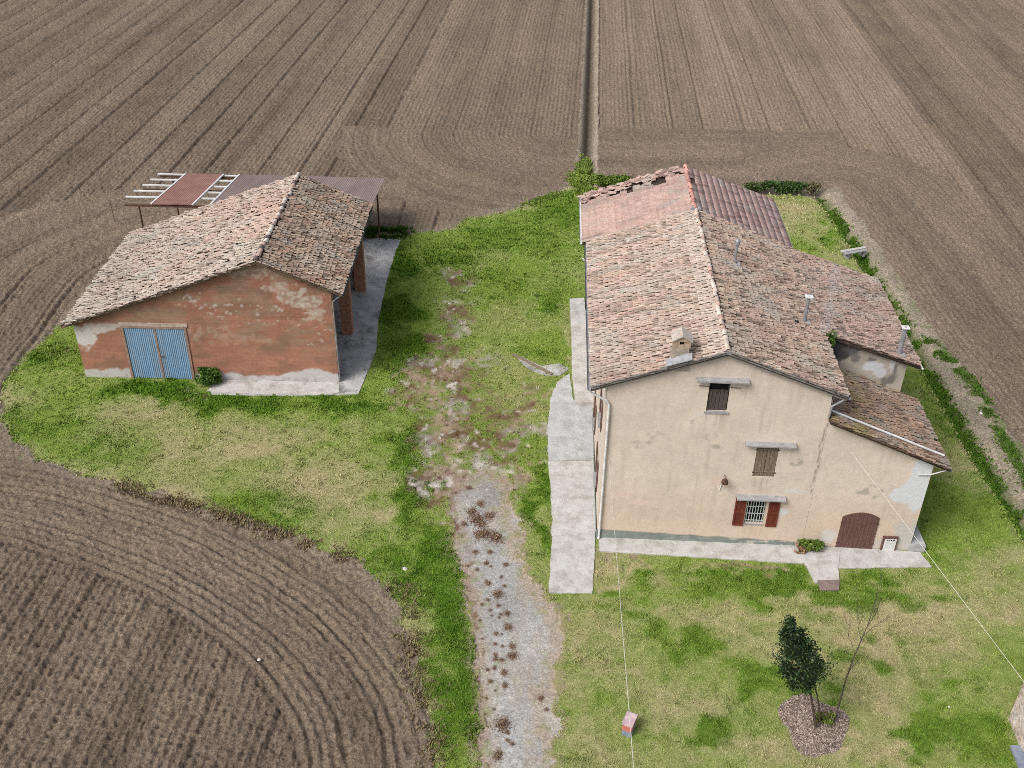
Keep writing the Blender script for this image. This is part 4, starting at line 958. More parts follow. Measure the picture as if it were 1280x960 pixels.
MB().box((CU - .17, CV - .2, zc + .75), (CU + .17, CV + .2, zc + .96)).build('flue_opening', M['dark'], ch)
b = MB(); b.slab([(CU - .55, CV - .58, zl(CU - .55) + .16), (CU + .42, CV - .58, zl(CU + .42) + .16), (CU + .42, CV - .3, zl(CU + .42) + .30), (CU - .55, CV - .3, zl(CU - .55) + .30)], (0, 0, -.04)); b.build('flashing', M['grey_metal'], ch)
def flue(u, v, z, h, r, cap, label):
    b = MB(); b.tube([(u, v, z - .25), (u, v, z + h)], r, 10); o = b.build('flue_pipe', M['grey_metal'], right_roof); o['label'] = label
    b = MB()
    if cap: b.box((u - .16, v - .14, z + h + .08), (u + .16, v + .14, z + h + .12)); b.tube([(u, v, z + h), (u, v, z + h + .12)], r * .5, 6)
    else: b.tube([(u, v, z + h - .02), (u, v, z + h + .14), (u, v, z + h + .22)], [r * 1.7, r * 1.7, r * .6], 10)
    b.build('flue_cap', M['white_metal'] if cap else M['grey_metal'], o)
    MB().box((u - .24, v - .24, z - .06), (u + .24, v + .24, z + .10)).build('collar', M['lintel'], o)
flue(5.81, 8.1, zr(5.81), 1.05, .07, False, 'grey flue pipe nearest the ridge')
flue(8.49, 4.81, zr(8.49), 1.2, .075, True, 'grey flue pipe with flat white cap mid slope')
flue(12.85, 4.92, ze(12.85), 1.3, .10, True, 'grey flue pipe with flat white cap at the corner of the rear wing')
MB().box((8.0, 4.35, zr(8.0) + .09), (8.14, 4.5, zr(8.0) + .12)).build('tile_gap_shade', M['dark'], right_roof)  # dark plate on the tiles, stands in for the shade of a gap

# ================================================================= BARN
barn = tag(empty('barn', (BX, BY, 0), BYAW), 'low brick red barn with pale uneven tiled roof and an open pillared side', 'barn')
BW, BR, BD = 13.47, 9.97, 10.4
def bl_(u): return 7.25 - .3792 * (BR - u)
def br_(u): return 7.25 - .4171 * (u - BR)
def btop(u): return min(bl_(u), br_(u)) - .17
BRK = np.array([.335, .165, .114])
def barn_col(u, z):
    n = fbm(u / 1.3, z / .6, 4, 101); n2 = fbm(u / .25, z / .25, 4, 102); n3 = fbm(u / .5, z / 3., 3, 103)
    c = BRK * (.78 + .42 * n + .2 * (n2 - .5))[:, None]
    c = mixc(c, np.array([.37, .180, .120]), .6 * sstep(3.4, 1.4, z) * (.4 + n))
    c = mixc(c, np.array([.29, .205, .145]), .7 * sstep(.42, .62, fbm(u / .8, z / .35, 4, 104)) * sstep(2.2, 4.5, z + u * .12))
    c = c * (.82 + .36 * fbm(u / 1.0, z / .10, 4, 309))[:, None] * (.86 + .28 * fbm(u / .12, z / .1, 3, 311))[:, None]
    c = mixc(c, np.array([.20, .125, .09]), .5 * sstep(.5, .7, fbm(u / .9, z / .5, 4, 313)))
    course = .5 + .5 * np.cos(2 * np.pi * z / .16); c = c * (1 - .10 * course * sstep(3.0, 4.2, z))[:, None]
    c = mixc(c, np.array([.40, .32, .25]), .55 * patch(u, z, [(7.5, 2.75, 2.2, .35, .8), (6.9, 3.1, 1.2, .3, .8), (8.2, 2.5, 1.0, .2, .6)], 105, .9, .5) * sstep(.4, .65, n2))
    c = mixc(c, np.array([.46, .40, .33]), .9 * patch(u, z, [(12.1, 4.9, .85, .55, 1), (11.5, 5.3, .9, .4, 1), (10.9, 5.65, .8, .35, .8), (12.6, 4.2, .4, .5, .8), (9.6, 6.5, 1.2, .35, .6)], 106, 1.0, .28) * (.35 + .7 * sstep(.35, .6, fbm(u / .14, z / .12, 4, 215))))
    c = mixc(c, np.array([.56, .52, .47]), .6 * sstep(.66, .74, fbm(u / .26, z / .17, 4, 107)) * (patch(u, z, [(11.9, 3.9, 1.5, .9, 1), (9.2, 4.2, 2.6, .8, .8), (6.8, 4.8, 1.8, .5, .6), (12.4, 2.7, .8, .4, .9)], 108, .4, .5) > .3))
    c = mixc(c, np.array([.58, .57, .55]), .92 * patch(u, z, [(.35, 2.45, .75, .6, 1), (.9, 2.95, 1.2, .22, .8), (1.5, 3.2, 1.2, .15, .6)], 109, .6, .4))
    base = .36 + .30 * (fbm(u / 1.1, z * 0 + 3, 4, 110) - .3) + .42 * np.exp(-((u - 12.2) / 1.0)**2) + .15 * (u < 2.5)
    c = mixc(c, np.array([.50, .49, .48]) * (.8 + .4 * n)[:, None], .93 * sstep(base + .08, base - .06, z + (n2 - .5) * .25))
    c = mixc(c, np.array([.24, .23, .22]), .5 * sstep(.5, .68, n2) * sstep(.5, .1, z))
    return c
bw = Walls(); BDOOR = (2.52, 5.76, -.15, 3.22)
bw.sheet((0, 0, 0), (1, 0, 0), BW, btop, barn_col, [BDOOR], step=.07, inward=(0, 1, 0), reveal=.25)
bw.sheet((0, 0, 0), (0, 1, 0), BD, lambda u: btop(0), barn_col, step=.15)
bw.sheet((0, BD, 0), (1, 0, 0), BW - .7, btop, barn_col, step=.2)
bw.sheet((BW, 0, 0), (0, 1, 0), .45, lambda u: btop(BW), barn_col, step=.09)
bw.sheet((BW - .8, .45, 0), (1, 0, 0), .8, lambda u: btop(BW), barn_col, step=.1)
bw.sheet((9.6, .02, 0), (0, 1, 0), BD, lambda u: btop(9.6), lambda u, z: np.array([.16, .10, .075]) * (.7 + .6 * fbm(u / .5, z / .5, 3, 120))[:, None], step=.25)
bw.build('wall', M['plaster'], barn)
LB = slope(BR, -.5, 7.25, bl_(-.5)); LBR = slope(BR, 14.07, 7.25, br_(14.07))
def barn_uv(s, t, c):
    c = mixc(c, np.array([.50, .30, .235]), np.clip((fbm(s / 2., t / 2., 3, 131) - .5) * 2.5, 0, 1) * .55 * sstep(7.5, 3, t))
    c = mixc(c, np.array([.54, .36, .29]), ((t < 1.4) & (s > 2.6) & (s < 7)) * .45)
    return c * (1.0 - .12 * sstep(6, 10, t))[:, None]
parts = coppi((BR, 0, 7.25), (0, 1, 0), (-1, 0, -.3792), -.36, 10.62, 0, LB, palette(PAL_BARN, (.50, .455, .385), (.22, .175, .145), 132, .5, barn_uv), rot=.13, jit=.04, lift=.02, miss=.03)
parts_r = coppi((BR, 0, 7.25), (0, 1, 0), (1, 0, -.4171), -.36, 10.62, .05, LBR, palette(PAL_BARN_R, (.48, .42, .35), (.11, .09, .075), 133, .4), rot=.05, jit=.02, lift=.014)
o = tiles_obj('roof', parts, [M['tile'], M['deck']], barn, [(((-.5, -.3, bl_(-.5) - .01), (-.5, 10.6, bl_(-.5) - .01), (BR, 10.6, 7.235), (BR, -.3, 7.235)), TH)]); o['label'] = 'long pale uneven tile slope'; bl_roof = o
o2 = tiles_obj('roof', parts_r, [M['tile'], M['deck']], barn, [(((BR, -.3, 7.235), (BR, 10.6, 7.235), (14.07, 10.6, br_(14.07) - .01), (14.07, -.3, br_(14.07) - .01)), TH)]); o2['label'] = 'short darker tile slope over the open side'
ridge_row((BR, -.36, 7.33), (BR, 10.62, 7.33), bl_roof, 'ridge_tiles', [(.50, .36, .29, 2), (.16, .12, .11, 1.2), (.60, .54, .48, 2)], r=.13)
b = MB(); b.bar((-.5, -.27, bl_(-.5) - .05), (BR, -.27, 7.2), .10, .13); b.bar((BR, -.27, 7.2), (14.07, -.27, br_(14.07) - .05), .10, .13); b.build('verge', mat_var('brown_verge', (.10, .07, .05), (.26, .19, .13), 5., .95, 6, .4), barn)
half_gutter((14.13, -.32, br_(14.07) - .07), (14.13, 10.6, br_(14.07) - .07), .06).build('gutter', M['green_metal'], barn)
b = MB(); b.tube([(14.1, -.2, 5.45), (13.8, -.12, 5.25), (13.52, -.04, 4.95), (13.52, .05, .1)], .03, 8); b.build('downpipe', M['grey_metal'], barn)
for v in (4.85, 9.95):
    b = MB(); b.box((12.84, v, -.05), (13.46, v + .5, 5.36)); b.build('pillar', M['brick'], barn)
b = MB(); b.box((12.95, .5, 5.37), (13.35, 10.3, 5.5)); b.build('beam', M['wood_dark'], barn)
# blue corrugated doors
fr = MB(); u0, u1, _, z1 = BDOOR
for e in ((u0 - .07, -.05, 0, u0 + .05, .05, z1), (u1 - .05, -.05, 0, u1 + .07, .05, z1), (u0 + .05, -.05, z1 - .09, u1 - .05, .05, z1 + .03)): fr.box(e[:3], e[3:])
dfr = fr.build('door_frame', M['old_frame'], barn)
b = MB(); b.box((u0 - .15, -.05, z1 + .035), (u1 + .15, .0, z1 + .22)); b.build('lintel', mat_var('pale_lintel', (.33, .24, .19), (.52, .46, .40), 3., .95, 6, .3), dfr)
mid_u = (u0 + u1) / 2 + .03
for k, (a, c) in enumerate(((u0 + .06, mid_u - .05), (mid_u + .05, u1 - .06))):
    n = 15 * 4; us = np.linspace(a, c, n + 1); prof = np.array([0, .0, .03, .03])
    b = MB(); V = []
    for i, uu in enumerate(us):
        yy = .01 - prof[i % 4]; V += [(uu, yy, .06), (uu, yy, z1 - .1)]
    b.add(V, [(2 * i, 2 * i + 2, 2 * i + 3, 2 * i + 1) for i in range(n)])
    b.box((a, .02, .06), (c, .05, z1 - .1))
    d = b.build('door', M['blue_door'], barn); d['label'] = 'faded left leaf of the blue corrugated door' if k == 0 else 'right leaf of the blue corrugated door with handle'
    if k: MB().bar((a + .02, -.06, 1.45), (a + .20, -.06, 1.45), .05, .05).build('handle', M['rust'], d)
b = MB(); b.box((mid_u - .05, -.035, .04), (mid_u + .05, .03, z1 - .09)); b.build('door_post', M['old_frame'], dfr)

# ================================================================= METAL SHED ROOF BEHIND THE BARN
sh = tag(empty('metal_canopy', (*world(BX, BY, BYAW, 6, 17.0), 0), BYAW), 'flat red brown sheet metal canopy on thin posts behind the barn with missing panels', 'canopy')
U = lambda u: u - 6.0; Vv = lambda v: v - 17.0
VF, VB, ZF, ZB = 13.4, 20.5, 3.88, 2.95
def cz(v): return ZB + (VB - v) * (ZF - ZB) / (VB - VF)
def panel(u0, u1, mat, label):
    n = int((u1 - u0) / .06); V = []; b = MB()
    for i in range(n + 1):
        uu = u0 + (u1 - u0) * i / n; h = .012 * math.cos(i * math.pi)
        V += [(U(uu), Vv(VF), ZF + .10 + h), (U(uu), Vv(VB), ZB + .10 + h)]
    b.add(V, [(2 * i, 2 * i + 2, 2 * i + 3, 2 * i + 1) for i in range(n)])
    b.slab([(U(u0), Vv(VF), ZF + .085), (U(u1), Vv(VF), ZF + .085), (U(u1), Vv(VB), ZB + .085), (U(u0), Vv(VB), ZB + .085)], (0, 0, -.02))
    o = b.build('roof_panel', mat, sh); o['label'] = label
panel(.05, 2.5, M['rust_sheet'], 'red brown sheet panel between the gaps'); panel(3.7, 13.5, M['grey_sheet'], 'long grey brown sheet panel')
for u in (.0, 2.55, 3.62):
    b = MB(); b.bar((U(u), Vv(VF), ZF + .10), (U(u), Vv(VB), ZB + .10), .11, .06); b.build('rail', M['white_metal'], sh)
for k, v in enumerate(np.linspace(VF + .25, VB - .1, 6)):
    ul = (-1.5, -2.15, -2.1, -2.0, -1.95, -1.9)[k]
    for (a, c) in ((ul, -.06), (2.62, 3.56)):
        b = MB(); b.bar((U(a), Vv(v), cz(v) + .03), (U(c), Vv(v), cz(v) + .03), .13, .07); b.build('purlin', M['white_metal'] if k else M['wood_grey'], sh)
for v in (VF + .1, (VF + VB) / 2, VB - .3):
    b = MB(); b.bar((U(-1.7), Vv(v), cz(v) - .06), (U(13.4), Vv(v), cz(v) - .06), .10, .12); b.build('beam', M['rust'], sh)
for u in (-.85, 3.0, 8.2, 13.35):
    for v in ((VF + .15, VB - .4) if u < 13 else (17.5,)):
        b = MB(); b.tube([(U(u), Vv(v), -.1), (U(u), Vv(v), cz(v) - .1)], .06, 8); b.build('post', M['rust'], sh)
tgt = MB().tube([(0, 0, -.1), (-.06, .0, 1.55)], .035, 6)
stake = tgt.build('stake', M['twig'], None, tuple(G(143.5, 277))); tag(stake, 'thin pale wooden stake standing in the soil left of the canopy', 'stake')

# ================================================================= PAVING
def slab_obj(name, poly, z0, z1, mat, label, cat='pavement', wob=.05, cuts=4):
    P = []
    n = len(poly)
    for i in range(n):
        a, c = np.array(poly[i]), np.array(poly[(i + 1) % n]); m = max(1, int(np.linalg.norm(c - a) / .25))
        for k in range(m): P.append(a + (c - a) * k / m)
    P = np.array(P); P = P + np.stack([fbm(P[:, 0] / .35, P[:, 1] / .35, 3, 141) - .5, fbm(P[:, 0] / .35, P[:, 1] / .35, 3, 142) - .5], 1) * wob * 1.3
    area = np.sum(P[:, 0] * np.roll(P[:, 1], -1) - np.roll(P[:, 0], -1) * P[:, 1])
    if area < 0: P = P[::-1]
    b = MB(); b.prism([tuple(p) for p in P], z0, z1)
    return tag(b.build(name, mat), label, cat, kind='structure')
slab_obj('concrete_path', PATH_L, -.2, .075, M['concrete'], 'pale concrete path at the front left corner of the farmhouse', wob=.08)
slab_obj('concrete_path', PATH_M, -.2, .06, M['concrete_grey'], 'greyer concrete path along the left wall of the farmhouse between pale end and raised step', wob=.08)
slab_obj('raised_path', PATH_UP, -.2, .26, M['concrete'], 'raised pale concrete step beyond the path by the left wall of the farmhouse')
slab_obj('front_pavement', PATH_F, -.2, .07, M['concrete'], 'narrow pale pavement at the foot of the farmhouse front wall')
slab_obj('ramp', RAMP, -.2, .105, M['concrete'], 'short pale concrete ramp sticking out of the front pavement')
slab_obj('corner_slab', CORNER, -.2, .40, M['concrete_grey'], 'triangular grey cement block at the right front corner of the farmhouse', wob=.0)
slab_obj('barn_slab', SLAB_B, -.2, .07, M['concrete_old'], 'stained grey concrete slab along the open side of the barn')
slab_obj('barn_pavement', np.array([world(BX, BY, BYAW, a, c) for a, c in ((7.0, -.02), (6.75, -1.15), (9, -1.25), (13.2, -1.2), (13.6, -.9), (13.5, -.02))]), -.2, .082, M['concrete'], 'white concrete strip in front of the barn wall')
cr = Gxy([(643, 445), (655, 448), (676, 458), (700, 455), (712, 462), (700, 470), (680, 470), (660, 462)])
slab_obj('broken_pavement', cr, -.1, .045, M['concrete_old'], 'thin broken concrete strip sticking out into the grass from the path')
b = MB(); p0, p1 = G(641, 444), G(690, 469); b.bar((*p0[:2], .07), (*p1[:2], .08), .16, .06); tag(b.build('plank', M['wood_grey']), 'weathered plank lying in the grass beside the concrete path', 'plank')
p = Gxy([(1021, 728), (1049, 727), (1048, 740), (1025, 740)]); b = MB(); b.prism([tuple(q) for q in p[::-1]], -.1, .12); tag(b.build('stone_slab', M['drain']), 'brown stone slab lying at the end of the short ramp', 'slab')

# ================================================================= PLANTS
def leaf_cloud(pts, size, cols, flat=.0):
    """small leaf faces at pts (n,3): returns V,F,C"""
    n = len(pts); a = rng.normal(0, 1, (n, 3)); a /= np.linalg.norm(a, axis=1)[:, None]; r = rng.normal(0, 1, (n, 3)); b = np.cross(a, r); b /= np.linalg.norm(b, axis=1)[:, None]
    s = (size * rng.uniform(.6, 1.4, n))[:, None]
    V = np.stack([pts - a * s, pts + b * s * .45, pts + a * s, pts - b * s * .45], 1).reshape(-1, 3)
    return V, np.arange(4 * n).reshape(-1, 4), np.repeat(cols, 4, 0)
def shrub(name, loc, rx, ry, h, n, size, c, label, cat='shrub', stem=True, lean=(0, 0), group=None, seed=0):
    e = tag(empty(name, loc), label, cat, group)
    k = max(5, int(rx * ry * 30)); cl = rng.normal(0, .45, (k, 3)) * (rx, ry, h * .4) + (0, 0, h * .5)
    cl[:, 2] = np.abs(cl[:, 2]) * .95 + .05
    ii = rng.integers(0, k, n); pts = cl[ii] + rng.normal(0, .30, (n, 3)) * (min(rx, .7), min(ry, .7), h * .45)
    ins = (pts[:, 0] / rx)**2 + (pts[:, 1] / ry)**2 < 1.25
    pts = pts[ins & (pts[:, 2] > .0) & (pts[:, 2] < h * 1.05)]; m = len(pts)
    cols = np.array(c) * rng.uniform(.55, 1.5, (m, 1)) * np.where(rng.uniform(0, 1, (m, 1)) < .2, (1.35, 1.15, .9), (1, 1, 1))
    V, F, C = leaf_cloud(pts, size, cols); np_obj('foliage', V, F, M['leaf'], e, C)
    if stem:
        b = MB()
        for q in range(6):
            t = cl[q % k]; b.tube([(rng.normal(0, .05), rng.normal(0, .05), -.1), (t[0] * .5, t[1] * .5, t[2] * .5), tuple(t)], [.025, .018, .006], 5)
        b.build('stem', M['bark'], e)
    return e
def gl(px, py): return tuple(G(px, py))
shrub('shrub', gl(261, 481), .62, .5, .85, 1500, .085, (.055, .125, .015), 'round bright green shrub at the barn wall beside the blue doors')
shrub('weed_plant', gl(1012, 687), .55, .35, .55, 700, .085, (.09, .15, .025), 'yellow green plant at the foot of the farmhouse wall beside the arched door', 'plant')
shrub('weed_plant', gl(1001, 690), .30, .25, .35, 350, .06, (.20, .13, .07), 'withered brown plant between the front pavement and the ramp', 'plant')
shrub('bush', gl(768, 231), 1.9, .6, .65, 4200, .11, (.095, .16, .02), 'wide bright green bush at the end of the long ditch behind the farmhouse', 'bush')
shrub('bush', gl(982, 240), 1.9, .5, .75, 4200, .10, (.035, .078, .018), 'dark green bush at the rear edge of the lawn right of the red roof', 'bush')
shrub('bush', gl(945, 238), 1.1, .4, .6, 1400, .10, (.06, .10, .03), 'smaller dark bush half hidden behind the edge of the red roof', 'bush')
shrub('bush', gl(1014, 242), .9, .5, .75, 900, .09, (.11, .105, .05), 'dry greyish bush at the corner where the two ditches meet', 'bush')
shrub('bush', gl(727, 228), .5, .8, .4, 900, .09, (.18, .25, .045), 'yellow green tuft of tall grass left of the end of the long ditch', 'bush')
# tuft on the roof valley
hw = world(HX, HY, HYAW, 9.62, 4.62)
shrub('roof_weed', (*hw, 7.6), .28, .40, .62, 420, .08, (.07, .14, .02), 'green weed growing in the roof gutter beside the rear wing', 'weed', stem=True)

# evergreen tree and bare sapling on the wood-chip bed
te = tag(empty('evergreen_tree', gl(1021, 914)), 'small dark green evergreen tree leaning left on the wood chip bed', 'tree')
tb = G(1021, 914)
def stemline(p, q, bend, n=6): 
    p, q = np.array(p), np.array(q); t = np.linspace(0, 1, n)[:, None]; return p + (q - p) * t + np.array(bend) * np.sin(t * math.pi)
b = MB(); main = stemline((0, 0, -.1), (-1.65, .05, 5.0), (.12, 0, 0), 8); b.tube([tuple(q) for q in main], list(np.linspace(.06, .012, 8)), 7)
b.tube([tuple(q) for q in stemline((.12, .05, -.1), (-.75, .3, 3.0), (.15, 0, 0))], [.035, .03, .028, .024, .02, .012], 6); b.build('trunk', M['bark'], te)
n = 6500; t = rng.uniform(0, 1, n)**.9; zz = 2.25 + t * 3.35
prof = np.where(t < .30, .50 + t / .30 * .48, .98 * (1 - (t - .30) / .70)**.72 + .03)
cx = -.02 - .33 * zz; ncl = 56
ct = np.r_[rng.uniform(0, .85, ncl - 8), np.linspace(.80, .99, 8)]; cz_ = 2.3 + ct * 3.25; cp = np.where(ct < .3, .50 + ct / .3 * .48, 1.0 * (1 - (ct - .3) / .7)**.95 + .03)
ca = rng.uniform(0, 2 * np.pi, ncl); cr_ = np.sqrt(rng.uniform(.15, 1, ncl)) * cp * .78
cc = np.stack([-.02 - .33 * cz_ + cr_ * np.cos(ca), cr_ * np.sin(ca), cz_], 1)
ci = rng.integers(0, ncl, n); pts = cc[ci] + rng.normal(0, .15, (n, 3)) * (1, 1, 1.15) * (.35 + .75 * cp[ci])[:, None] * rng.uniform(.7, 1.4, ncl)[ci][:, None]
shade = rng.uniform(.45, 1.9, (n, 1)); cols = np.array((.013, .030, .010)) * shade; cols = np.where(rng.uniform(0, 1, (n, 1)) < .16, cols * (2.8, 2.4, 1.8), cols)
V, F, C = leaf_cloud(pts, .058, cols); np_obj('crown', V, F, M['leaf'], te, C)
b = MB()
for q in cc[::3]: b.tube([(-.02 - .33 * (q[2] - .5), 0, q[2] - .5), tuple(q)], [.014, .005], 4)
b.build('branch', M['bark'], te)
sp = tag(empty('bare_sapling', gl(1042, 905)), 'thin leafless sapling with few upright branches on the wood chip bed', 'tree')
b = MB(); tr_ = [(0, 0, -.1), (.03, .05, 1.2), (.02, .05, 2.3), (.10, .1, 3.2), (.20, .1, 4.2), (.30, .15, 5.0)]
b.tube(tr_, [.034, .030, .026, .023, .019, .012], 6); b.build('trunk', M['bark'], sp)
b = MB()
def twig(p, d, L, r, depth):
    q = np.array(p) + np.array(d) * L; m = (np.array(p) + q) / 2 + rng.normal(0, .04, 3)
    b.tube([tuple(p), tuple(m), tuple(q)], [r, r * .8, r * .45], 4)
    if depth:
        for _ in range(3):
            nd = np.array(d) + rng.normal(0, .33, 3); nd /= np.linalg.norm(nd); twig(tuple(np.array(p) + (q - p) * rng.uniform(.45, 1)), nd, L * rng.uniform(.4, .65), r * .55, depth - 1)
for p, d, L in (((.20, .1, 4.2), (-.25, .1, .95), 1.3), ((.25, .12, 4.7), (.22, .1, .95), 1.3), ((.30, .15, 5.0), (.05, .1, 1), 1.2), ((.12, .1, 3.5), (-.4, .1, .9), 1.1), ((.22, .1, 4.4), (.45, -.1, .85), .9), ((.05, .05, 2.5), (.3, .1, .9), .6)):
    d = np.array(d) / np.linalg.norm(d); twig(p, d, L, .0125, 2)
b.build('branch', M['bark'], sp)
# wood-chip bed: low mound of chips
mc = np.array([11.05, 25.12]); n = 9000
r = np.sqrt(rng.uniform(0, 1, n)); a = rng.uniform(0, 2 * np.pi, n); rr = r * (1.12 + .12 * np.sin(a * 3 + 1) + .08 * np.sin(a * 5))
px, py = mc[0] + rr * np.cos(a) * 1.04, mc[1] + rr * np.sin(a) * 1.18; pz = .03 + .16 * (1 - r**2) + rng.uniform(-.01, .04, n)
cols = np.array((.38, .305, .27)) * rng.uniform(.5, 1.4, (n, 1)); V, F, C = leaf_cloud(np.stack([px, py, pz], 1), .045, cols)
V[:, 2] = np.maximum(V[:, 2], .02)
nb = 48; ang = np.linspace(0, 2 * np.pi, nb, endpoint=False); R = 1.14 + .12 * np.sin(ang * 3 + 1) + .08 * np.sin(ang * 5)
rings = []
for q in (1.0, .75, .5, .25): rings.append(np.stack([mc[0] + R * q * np.cos(ang) * 1.04, mc[1] + R * q * np.sin(ang) * 1.18, np.full(nb, .01 + .17 * (1 - q * q))], 1))
VB_ = np.vstack(rings + [[[*mc, .18]]]); FB = [(i * nb + k, i * nb + (k + 1) % nb, (i + 1) * nb + (k + 1) % nb, (i + 1) * nb + k) for i in range(3) for k in range(nb)] + [(3 * nb + k, 3 * nb + (k + 1) % nb, 4 * nb, 4 * nb) for k in range(nb)]
FB = np.array(FB[:3 * nb]); cap = np.array([(3 * nb + k, 3 * nb + k + 1, 3 * nb + (k + 2) % nb, 4 * nb) for k in range(0, nb - 1, 2)])
FB = np.vstack([FB, cap])
o = np_obj('wood_chip_bed', np.vstack([V, VB_]), np.vstack([F, FB + len(V)]), M['mulch'], None, np.vstack([C, np.tile((.33, .265, .235), (len(VB_), 1))]))
tag(o, 'round bed of pinkish grey wood chips under the two small trees', 'mulch bed', kind='stuff')
shrub('weed_plant', (mc[0] + .35, mc[1] + .05, .12), .35, .3, .38, 420, .055, (.10, .14, .02), 'low green weed between the two stems on the wood chip bed', 'plant')

# russet weed clumps on the drive: each its own, copied from one
WEEDS = [(604, 668, .75), (596, 650, .7), (620, 672, .6), (612, 645, .5), (602, 655, .40), (612, 690, .24), (596, 668, .3), (618, 672, .42), (608, 704, .24), (632, 706, .26), (610, 729, .3), (622, 743, .44), (623, 757, .2), (634, 767, .28), (635, 784, .34), (620, 792, .22), (640, 808, .26), (641, 820, .36), (619, 824, .22), (627, 825, .18),
         (630, 841, .28), (613, 852, .22), (631, 857, .26), (676, 873, .26), (683, 887, .2), (628, 906, .55), (622, 945, .36), (640, 930, .2), (590, 640, .45), (594, 690, .25), (626, 768, .16), (619, 805, .16), (618, 835, .18), (596, 712, .2), (580, 655, .3), (600, 630, .35), (586, 610, .3)]
WEEDS += [(612 + (c - 680) * .07 + q, c, rr_) for q, c, rr_ in zip(rng.normal(0, 13, 26), rng.uniform(635, 955, 26), rng.uniform(.09, .17, 26))]
wl = None
for k, (a, c, r) in enumerate(WEEDS):
    p = G(a, c)
    lab = 'low russet weed clump growing in the gravel of the driveway'
    if (a, c) == (628, 906): lab = 'largest russet weed clump, low on the gravel driveway'
    if (a, c) == (676, 873): lab = 'russet weed clump alone near the right edge of the gravel driveway'
    if k == len(WEEDS) - 1: pass
    if wl is None:
        n = 1000; an = rng.uniform(0, 2 * np.pi, n); ra = np.minimum(np.abs(rng.normal(0, .47, n)), 1.1) * (1 + .10 * np.sin(an * 4 + 1.0) + .08 * np.sin(an * 7))
        pts = np.stack([ra * np.cos(an), ra * np.sin(an) * .95, (.03 + .17 * np.exp(-ra**2 * 2.2)) * rng.uniform(.2, 1, n)], 1)
        cols = np.array((.225, .135, .105)) * rng.uniform(.5, 1.6, (n, 1)); cols = np.where(rng.uniform(0, 1, (n, 1)) < .25, np.array((.30, .25, .15)) * rng.uniform(.6, 1.2, (n, 1)), cols)
        V, F, C = leaf_cloud(pts, .07, cols); o = wl = np_obj('weed_clump', V, F, M['leaf'], None, C)
    else:
        o = wl.copy(); COL.objects.link(o)
    o.location = (p[0], p[1], 0); o.scale = (r * .70, r * (.92 if k % 3 else .74), r * .8); o.rotation_euler = (0, 0, rng.uniform(0, 6))
    if k % 3: o.rotation_euler = (0, 0, (0, 3.14)[k % 2] + rng.uniform(-.5, .5))
    tag(o, lab, 'weed', 'russet weed clumps on the gravel driveway')

# ================================================================= SMALL THINGS
bx = tag(empty('utility_box', gl(785.5, 914), rad(24)), 'small utility box with faded pink top and red side on the lawn under the cable', 'utility box')
MB().box((-.17, -.27, -.1), (.17, .27, .30)).build('base', M['blue_grey'], bx)
MB().box((-.175, -.275, .302), (.175, .275, .60)).build('body', M['red_paint'], bx)
MB().box((-.20, -.30, .602), (.20, .30, .66)).build('lid', M['pink_box'], bx)
# white trough behind the house
tr2 = tag(empty('bench', gl(1067, 320), rad(-22)), 'low pale grey slatted bench on the rear lawn beside the ditch', 'bench')
for k, y0 in enumerate((-.32, .02)):
    MB().box((-.95, y0, .38), (.95 - .25 * (1 - k), y0 + .24, .44)).build('slat', M['concrete'] if k else M['lintel'], tr2)
for x0 in (-.7, .55): MB().box((x0, -.28, -.05), (x0 + .14, .22, .378)).build('leg', M['lintel'], tr2)
def stone(px, py, r, label):
    b = bmesh.new(); bmesh.ops.create_icosphere(b, subdivisions=2, radius=r)
    for v in b.verts:
        k = 1 + .35 * (float(vnoise(np.array([v.co.x / r * 1.3 + px]), np.array([v.co.y / r * 1.3 + v.co.z / r * 2.1]), 3)[0]) - .5); v.co *= k; v.co.z *= .65
    me = bpy.data.meshes.new('stone'); b.to_mesh(me); b.free()
    tag(link('stone', me, M['stone'], None, (*G(px, py)[:2], r * .3)), label, 'stone', 'loose pale stones')
stone(506, 712, .12, 'white stone on the grass edge above the lower ploughed field'); stone(1186, 884, .05, 'tiny white stone alone on the dry lawn near the right edge'); stone(562, 380, .09, 'pale stone in the worn grass between the barn and the farmhouse')
stone(1226, 517, .09, 'pale stone on the earth bank beside the right hand field'); stone(324, 825, .07, 'pale stone lying in the lower ploughed field')
# cables
def W_front(px, py, v=0.0):
    d = ray(px, py); n = np.array([math.sin(HYAW), math.cos(HYAW), 0]); O = np.array([HX, HY, 0]) + n * v; t = ((O - CAM) @ n) / (d @ n); return CAM + t * d
def cable(p, q, label, sag=.0):
    p, q = np.array(p), np.array(q); pts = [tuple(p + (q - p) * t - np.array((0, 0, sag * 4 * t * (1 - t)))) for t in np.linspace(0, 1, 17)]
    b = MB(); b.tube(pts, .0085, 6); tag(b.build('overhead_cable', M['wire'], None), label, 'cable')
d = ray(806, 1130); far = CAM + d * (9.0 / d[1])
cable(W_front(761, 575, -.03), far, 'pale overhead cable running from the left of the front wall down past the utility box')
d = ray(1300, 879); cable(W_front(1064, 565, -.03), CAM + d * (18.32 / d[0]), 'pale overhead cable running from the lean-to wall to the small building at the right edge')

